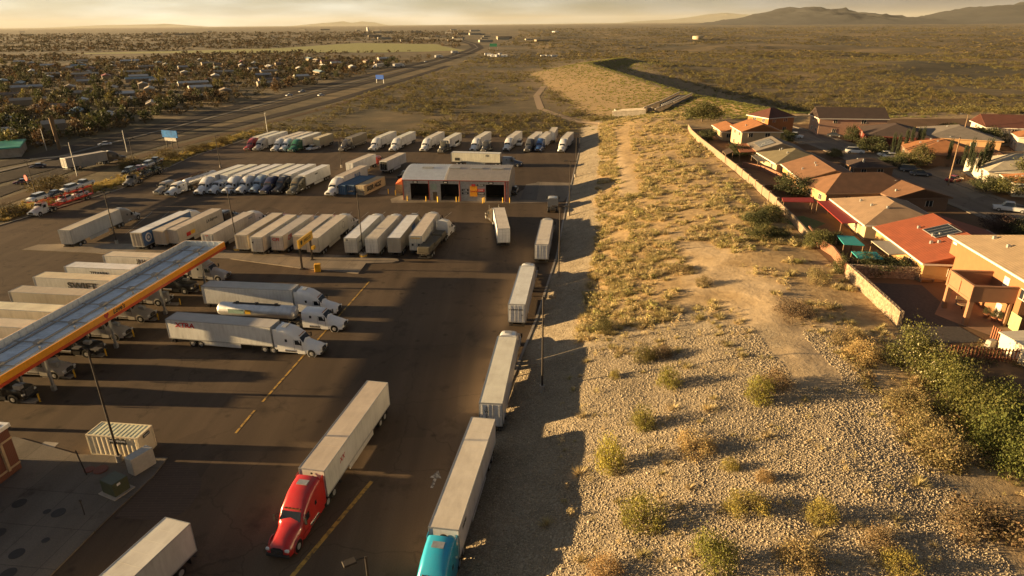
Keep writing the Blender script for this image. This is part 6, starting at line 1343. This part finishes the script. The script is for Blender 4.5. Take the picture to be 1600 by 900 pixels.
def tuft(seed, n=80):
    r_ = np.random.default_rng(seed); a = r_.uniform(0, 6.28, n); d = r_.uniform(0, .5, n)**.8; l = r_.uniform(.6, 1, n)
    b_ = np.stack([np.cos(a)*d*.55, np.sin(a)*d*.55, np.zeros(n)], 1); tip = np.stack([np.cos(a)*(d*1.5+.12), np.sin(a)*(d*1.5+.12), l*(1-d*.7)], 1)
    w = np.stack([-np.sin(a), np.cos(a), np.zeros(n)], 1)*.036; V = np.stack([b_-w, b_+w, tip], 1).reshape(-1, 3); t = r_.uniform(.7, 1.25, n)
    return V, np.repeat(np.stack([t, t, t, np.ones(n)], 1), 3, 0)
TUF = [tuft(i) for i in range(6)]
def tones(n, a=(1, 1, 1), b_=(.7, .85, .6)): t = rng.uniform(0, 1, (n, 1)); return (np.array(a)*(1-t)+np.array(b_)*t)*rng.uniform(.75, 1.2, (n, 1))
BUSH = [leaf_tris(np.random.default_rng(200+i), 95, .55, .7, 10, .125, 0, -.05) for i in range(4)]
n = len(SB_[0]); s_ = rng.uniform(1.8, 4.6, n)
scatter('garden_greenery', 'low bushes and small trees filling the gardens left of the motorway', 'greenery', STR_, SB_[0], SB_[1], s_, s_*.8, tones(n, (1, 1, 1), (1.5, .95, .7)), (.085, .075, .028))
# slope vegetation
n = 34000; y_ = rng.uniform(34, 285, n); d_ = rng.uniform(7.5, 62, n); x_ = curb(y_)+d_
dens = vnoise(x_, y_, 11, 21)*.25+vnoise(x_, y_, 2.2, 22)*.45+rng.uniform(0, 1, n)*.3
wallx = np.interp(y_, [60, 73, 87, 126, 167, 226, 300], [45, 47.5, 49.5, 54, 57.5, 62, 80])
dsn = seg_dist(x_, y_, np.array([(p.x, p.y) for p in sandp]))
nearg = y_+np.clip(d_-30, 0, 40)*.9 < 78
keep = (x_ < wallx-1) & (dsn > 3.2) & np.where(nearg, (dens > .50) & (rng.uniform(0, 1, n) < np.clip(.22+(y_+np.clip(d_-30, 0, 40)*.9-70)*.05, .16, .9)), np.where(d_ < 18, dens > .49, dens > .56)) & ~((d_ > 13) & (d_ < 18) & (y_ > 150) & (y_ < 262)) & (~(d_ > 20) | (rng.uniform(0, 1, n) < .7))
x_, y_ = x_[keep], y_[keep]; n = len(x_); s_ = rng.uniform(.45, 1.05, n); near_ = y_ < 75; s_[near_] *= .7; s_ *= rng.choice([.7, 1, 1, 1.35], n)
GBU = [leaf_tris(np.random.default_rng(260+i), 90, .5, .85, 8, .11, 0, -.05) for i in range(5)]
scatter('dry_scrub', 'golden dry grass and low scrub covering the slope', 'scrub', TUF+GBU, x_, y_, s_*1.35, s_*.95, tones(n, (1, 1, 1), (.74, .80, .60)), (.56, .44, .235))
m_ = rng.uniform(0, 1, n) < .10
m_ &= y_ > 78
scatter('green_scrub', 'olive green low bushes scattered over the slope', 'scrub', BUSH, x_[m_]+.5, y_[m_]+.3, s_[m_]*1.9, s_[m_]*1.2, tones(m_.sum()), (.36, .30, .11))
# right lower dirt corner
n = 1500; x_ = rng.uniform(28, 60, n); y_ = rng.uniform(32, 66, n); k_ = (x_ > 34+(.0*y_)) & (vnoise(x_, y_, 3, 31) > .45) & (x_-curb(y_) > 39); x_, y_ = x_[k_], y_[k_]; n = len(x_)
scatter('dry_brush', 'dry brown brush at the lower right corner', 'scrub', BUSH, x_, y_, rng.uniform(.8, 1.7, n), rng.uniform(.6, 1.2, n), tones(n), (.26, .18, .085))
# desert bushes beyond the lot
n = 19000; y_ = 262*np.exp(rng.uniform(0, 1.25, n)); x_ = rng.uniform(-1, 1, n)*y_*.86
hxv = np.interp(y_, [200, 240, 316, 425, 566, 824, 1341], [-175, -128, -118, -104, -88, -60, -38])
gz_ = seg_dist(x_, y_, DAM); ng = (x_ > 60) & (y_ < 262); trk = seg_dist(x_, y_, np.array([tuple(at(*q).xy) for q in ((955, 208), (900, 190), (845, 170), (838, 150), (850, 135))]))
den = vnoise(x_, y_, 60, 41)*.6+vnoise(x_, y_, 18, 42)*.4
damw = (gz_ < 48) & (x_ < 135)
k_ = (x_ > hxv+7) & ~damw & (trk > 4) & ~((x_ > 25) & (y_ < 285) & (x_ < 60)) & (den+rng.uniform(-.12, .12, n) > .34) & ~inside(NB, x_, y_)
x_, y_ = x_[k_], y_[k_]; n = len(x_); s_ = rng.uniform(1.2, 3.3, n)*(1+y_/1500)
scatter('desert_scrub', 'olive and brown desert bushes covering the plain beyond the lot', 'scrub', BUSH, x_, y_, s_, s_*.62, tones(n, (1, 1, 1), (.62, .50, .42)), (.185, .165, .052))
BUSHL = [leaf_tris(np.random.default_rng(220+i), 16, .6, .6, 6, .34, 0, -.05) for i in range(4)]
n = 30000; y_ = 800*np.exp(rng.uniform(0, 1.9, n)); x_ = rng.uniform(-.95, .95, n)*y_
hxv = np.interp(y_, [800, 1341, 3000], [-60, -30, 50]); k_ = (x_ > hxv) & (vnoise(x_, y_, 150, 51)*.6+vnoise(x_, y_, 50, 52)*.4 > .36); x_, y_ = x_[k_], y_[k_]; n = len(x_); s_ = rng.uniform(3, 7, n)*(y_/1000)**.6
scatter('distant_scrub', 'distant desert scrub fading towards the horizon', 'scrub', BUSHL, x_, y_, s_, s_*.4, tones(n, (1, 1, 1), (.8, .7, .6)), (.155, .13, .045))
n = 14000; y_ = 600*np.exp(rng.uniform(0, 2.0, n)); x_ = rng.uniform(-.95, .1, n)*y_
hxv = np.interp(y_, [600, 1341, 3000, 5000], [-150, -100, -200, -300]); k_ = (x_ < hxv) & ~inside(FIELD, x_, y_) & (vnoise(x_, y_, 120, 61) > .35); x_, y_ = x_[k_], y_[k_]; n = len(x_); s_ = rng.uniform(4, 9, n)*(y_/1000)**.5
scatter('distant_trees', 'far tree cover of the town fading towards the horizon', 'trees', BUSHL, x_, y_, s_, s_*.75, tones(n, (1, 1, 1), (1.2, .8, .6)), (.07, .06, .028))
# verge scrub left of the lot and dam grass
n = 1500; t_ = rng.uniform(0, 1, n); lk2 = np.array([tuple(at(*q).xy) for q in ((-40, 345), (0, 338), (100, 308), (190, 283), (300, 238), (395, 207))]); ti = t_*5; i0 = np.minimum(ti.astype(int), 4)
pp = lk2[i0]+(lk2[i0+1]-lk2[i0])*(ti-i0)[:, None]+rng.normal(0, 2.2, (n, 2)); k_ = ~inside(LOT, pp[:, 0], pp[:, 1]); pp = pp[k_]; n = len(pp); s_ = rng.uniform(.6, 1.5, n)
scatter('verge_grass', 'dry yellow grass on the verge left of the lot', 'grass', TUF, pp[:, 0], pp[:, 1], s_, s_*.8, tones(n), (.50, .35, .12))
for i, (q, ra, hg) in enumerate([((80, 298), 5.5, 3.2), ((17, 336), 3.6, 2.6), ((205, 262), 3.5, 3), ((262, 247), 4.5, 2.6), ((238, 258), 3, 2.4), ((300, 238), 3, 2.2), ((345, 226), 3.5, 2.6), ((320, 232), 2.6, 2)]):
    lab = ['wide bush on the verge behind the red transporter', 'dark round bush on the verge at the left edge', 'bush at the kerb behind the dark transporter', 'long low bush above the dark transporter', 'small bush between the transporter and billboard', 'low bush left of the kerb bend', 'bush below the blue billboard', 'small bush right of the billboard posts'][i]
    shrub(lab, at(*q), ra, hg, (.13, .10, .03) if i != 1 else (.07, .055, .02), 'bushes on the verge left of the lot')
n = 14000; dx = rng.uniform(0, 1, n); i0 = rng.integers(0, 4, n); pp = DAM[i0]+(DAM[i0+1]-DAM[i0])*dx[:, None]+rng.normal(0, 24, (n, 2)); k_ = (pp[:, 1] > 255); pp = pp[k_]; n = len(pp); s_ = rng.uniform(.7, 1.6, n)
scatter('dam_grass', 'short golden grass on the earth dam', 'grass', TUF, pp[:, 0], pp[:, 1], s_, s_*.45, tones(n), (.34, .31, .095))
# rocks on the near slope and the bank
ico = np.array([(0, 0, 1), (1, 0, 0), (0, 1, 0), (-1, 0, 0), (0, -1, 0), (0, 0, -1)], float); icf = np.array([(0, 1, 2), (0, 2, 3), (0, 3, 4), (0, 4, 1), (5, 2, 1), (5, 3, 2), (5, 4, 3), (5, 1, 4)])
n = 150000; y_ = rng.uniform(30, 84, n)**1.0; d_ = rng.uniform(.8, 46, n); x_ = curb(y_)+d_
k_ = (y_+np.clip(d_-30, 0, 40)*.9 < 78+(vnoise(x_, y_, 8, 6)-.5)*12) & (seg_dist(x_, y_, np.array([(p.x, p.y) for p in sandp])) > 2.5) & (d_ < 40.5); x_, y_ = x_[k_], y_[k_]
n2_ = 9000; y2 = rng.uniform(80, 230, n2_); d2 = rng.uniform(.8, 9, n2_); x_ = np.concatenate([x_, curb(y2)+d2]); y_ = np.concatenate([y_, y2]); n = len(x_)
s_ = rng.lognormal(-2.85, .36, n); V = ico[None]*(1+rng.uniform(-.35, .35, (n, 6, 3))); V = V*np.stack([s_, s_*rng.uniform(.6, 1, n), s_*rng.uniform(.5, .9, n)], -1)[:, None, :]
a = rng.uniform(0, 6.28, n); ca, sa = np.cos(a)[:, None], np.sin(a)[:, None]; Vx = V[..., 0]*ca-V[..., 1]*sa; Vy = V[..., 0]*sa+V[..., 1]*ca
V = np.stack([Vx+x_[:, None], Vy+y_[:, None], V[..., 2]+h(x_, y_)[:, None]+.03], -1).reshape(-1, 3); Fs = (icf[None]+(np.arange(n)*6)[:, None, None]).reshape(-1, 3)
t = rng.uniform(.65, 1.2, n); cc = np.repeat(np.stack([t, t*.97, t*.93, np.ones(n)], 1), 6, 0)
stm, nt, b = nodes('rubble_stone'); a_ = N(nt, 'ShaderNodeAttribute', attribute_name='tint'); nt.links.new(mix(nt, 1.0, (.40, .34, .245), a_.outputs['Color'], 'MULTIPLY'), b.inputs['Base Color']); b.inputs['Roughness'].default_value = .95
tag(obj('rubble', raw_mesh('rubble', V, Fs, stm, cc)), 'angular grey-brown stones covering the lower slope and the bank', 'stones', kind='stuff')

# ------------------------------------------------------------------ distance: town, tanks, mountains
for lab, q, rad, hg, cl in [('white round water tank on the plain beyond the dam', (868, 52), 16, 9, (.7, .7, .68)), ('tan round water tank on a low hill', (1090, 63), 13, 10, (.55, .45, .30))]:
    p = at(*q); sc_ = 1; r = empty('water_tank', p, 0, lab, 'water tank'); p.z = 0
    o = obj('tank', MB().cyl((0, 0, -2), (0, 0, hg), rad, n=28).cyl((0, 0, hg), (0, 0, hg+1.2), rad*1.01, .5, n=28).mesh('tank', MT['matte']), r, color=cl)
p = at(575, 50); r = empty('water_tower', p, 0, 'slim white tower far beyond the town', 'tower'); obj('tower', MB().cyl((0, 0, 0), (0, 0, 28), 7, n=16).mesh('tower', MT['white']), r)
random.seed(9)
for i in range(9):
    q = (762+i*5+random.uniform(-1, 1), 88+random.uniform(-3, 1.5)) if i < 6 else (850+(i-6)*8, 90); p = at(*q); r = empty('caravan', p, random.choice([80, 100, 20]), 'white caravan of the camp in the desert beyond the motorway', 'caravan', 'caravans of the desert camp')
    obj('body', cached('crv', lambda: bevel(MB().box(0, 0, 1.9, 2.8, 9, 2.9).mesh('body', MT['white']), .2, 2)), r); obj('window', cached('crw', lambda: MB().box(1.42, 1, 2.2, .05, 3, .8).mesh('window', MT['glass'])), r)
for i in range(46):
    q = (random.uniform(560, 770), random.uniform(47, 66)) if i < 30 else (random.uniform(0, 540), random.uniform(47, 62)) if i < 42 else (random.uniform(780, 850), random.uniform(60, 66)); p = at(*q); s_ = random.uniform(.35, .8)*(1+p.y/4000)
    r = empty('warehouse', p, random.choice([70, 80, 100]), 'pale flat-roofed building of the distant town near the horizon', 'building', 'distant town buildings'); o = obj('hall', cached('hall', lambda: MB().box(0, 0, 4, 14, 30, 8).box(0, 0, 8.1, 14.6, 30.6, .4).mesh('hall', MT['matte'])), r, color=random.choice([(.42, .38, .30), (.36, .32, .25), (.28, .23, .17), (.5, .46, .4)])); o.scale = (s_, s_*1.3, s_*.75)
def ridge(name, prof, dist, depth, mat, label, seed=0, rough=.16):
    """mountain range as a real height field: skyline heights along x, falling off in front and behind"""
    xs_ = [(q[0]-800)/FPX*dist*math.cos(_p) for q in prof]; zz = [at_h(q, dist) for q in prof]
    nu, nv = 260, 46; U = np.linspace(xs_[0], xs_[-1], nu); Vv = np.linspace(-1, 1, nv); UU, VV = np.meshgrid(U, Vv); pr = np.interp(UU, xs_, zz)
    span = (xs_[-1]-xs_[0]); nse = vnoise(UU, VV*depth, span/14, seed)*.5+vnoise(UU, VV*depth, span/35, seed+1)*.3+vnoise(UU, VV*depth, span/80, seed+2)*.2
    zf = pr*(1-np.abs(VV)**.9)*(1+(nse-.5)*rough*6*np.abs(VV)*(1-np.abs(VV))*4)+(nse-.5)*pr*.12*(1-np.abs(VV))
    edge = np.minimum(1, np.minimum(np.arange(nu), nu-1-np.arange(nu))/4)[None]; zf = np.maximum(zf, 0)*edge-2
    V = np.stack([UU, dist+VV*depth, zf], -1).reshape(-1, 3); idx = np.arange(nu*nv).reshape(nv, nu); F_ = np.stack([idx[:-1, :-1], idx[:-1, 1:], idx[1:, 1:], idx[1:, :-1]], -1).reshape(-1, 4)
    return tag(obj(name, raw_mesh(name, V, F_, mat, None, 4, True)), kind='structure')
def at_h(q, dist):
    """height of the skyline point at the given distance"""
    lo_, hi_ = -200, 6000
    a = (q[0]-800)/FPX*dist*math.cos(_p)
    for _ in range(40):
        m = (lo_+hi_)/2
        if CAMPY(Vector((a, dist, m)))[1] > q[1]: lo_ = m
        else: hi_ = m
    return max(0, lo_)
mtn = simple('cloud_shaded_rock', (.022, .022, .022), .95, 0, .35, .003)  # rock colour darkened to paint in the cloud shade over the mountains
ridge('mountains', [(1085, 37), (1120, 36), (1150, 31), (1180, 24), (1205, 16), (1232, 8), (1248, 11), (1262, 10.5), (1285, 15), (1305, 12), (1330, 18), (1345, 22), (1362, 21), (1385, 27), (1420, 31), (1445, 32), (1470, 36)], 9500, 2600, mtn, '', 3)
ridge('mountains', [(1400, 34), (1440, 31), (1465, 26), (1485, 23), (1500, 18), (1520, 13), (1545, 8), (1565, 7), (1600, 4), (1650, -2), (1720, -4), (1800, 5), (1900, 18), (2000, 32)], 8500, 2600, mtn, '', 13)
ridge('mountains', [(960, 37), (1000, 33), (1050, 30), (1080, 26), (1105, 22), (1130, 20), (1150, 21), (1180, 23), (1220, 26), (1280, 32), (1350, 33)], 48000, 4500, mtn, '', 23)
ridge('mountains', [(90, 42.5), (160, 39.5), (200, 38.5), (262, 37), (290, 39), (310, 41)], 60000, 4000, mtn, '', 33)
ridge('mountains', [(470, 39.5), (500, 36.5), (520, 35), (540, 33), (556, 35.5), (570, 33), (590, 35), (605, 39)], 60000, 3000, mtn, '', 43)
# air
hzm = bpy.data.materials.new('haze'); hzm.use_nodes = True; nt = hzm.node_tree; nt.nodes.clear(); ho = nt.nodes.new('ShaderNodeOutputMaterial'); pv = nt.nodes.new('ShaderNodeVolumePrincipled')
pv.inputs['Color'].default_value = (.86, .85, .76, 1); pv.inputs['Density'].default_value = 1.3e-5; nt.links.new(pv.outputs[0], ho.inputs['Volume'])
hb = obj('haze', MB().box(0, 24000, 248, 100000, 60000, 504).mesh('haze', hzm)); tag(hb, kind='stuff'); hb['label'] = 'thin evening haze lying over the plain'; hb['category'] = 'haze'
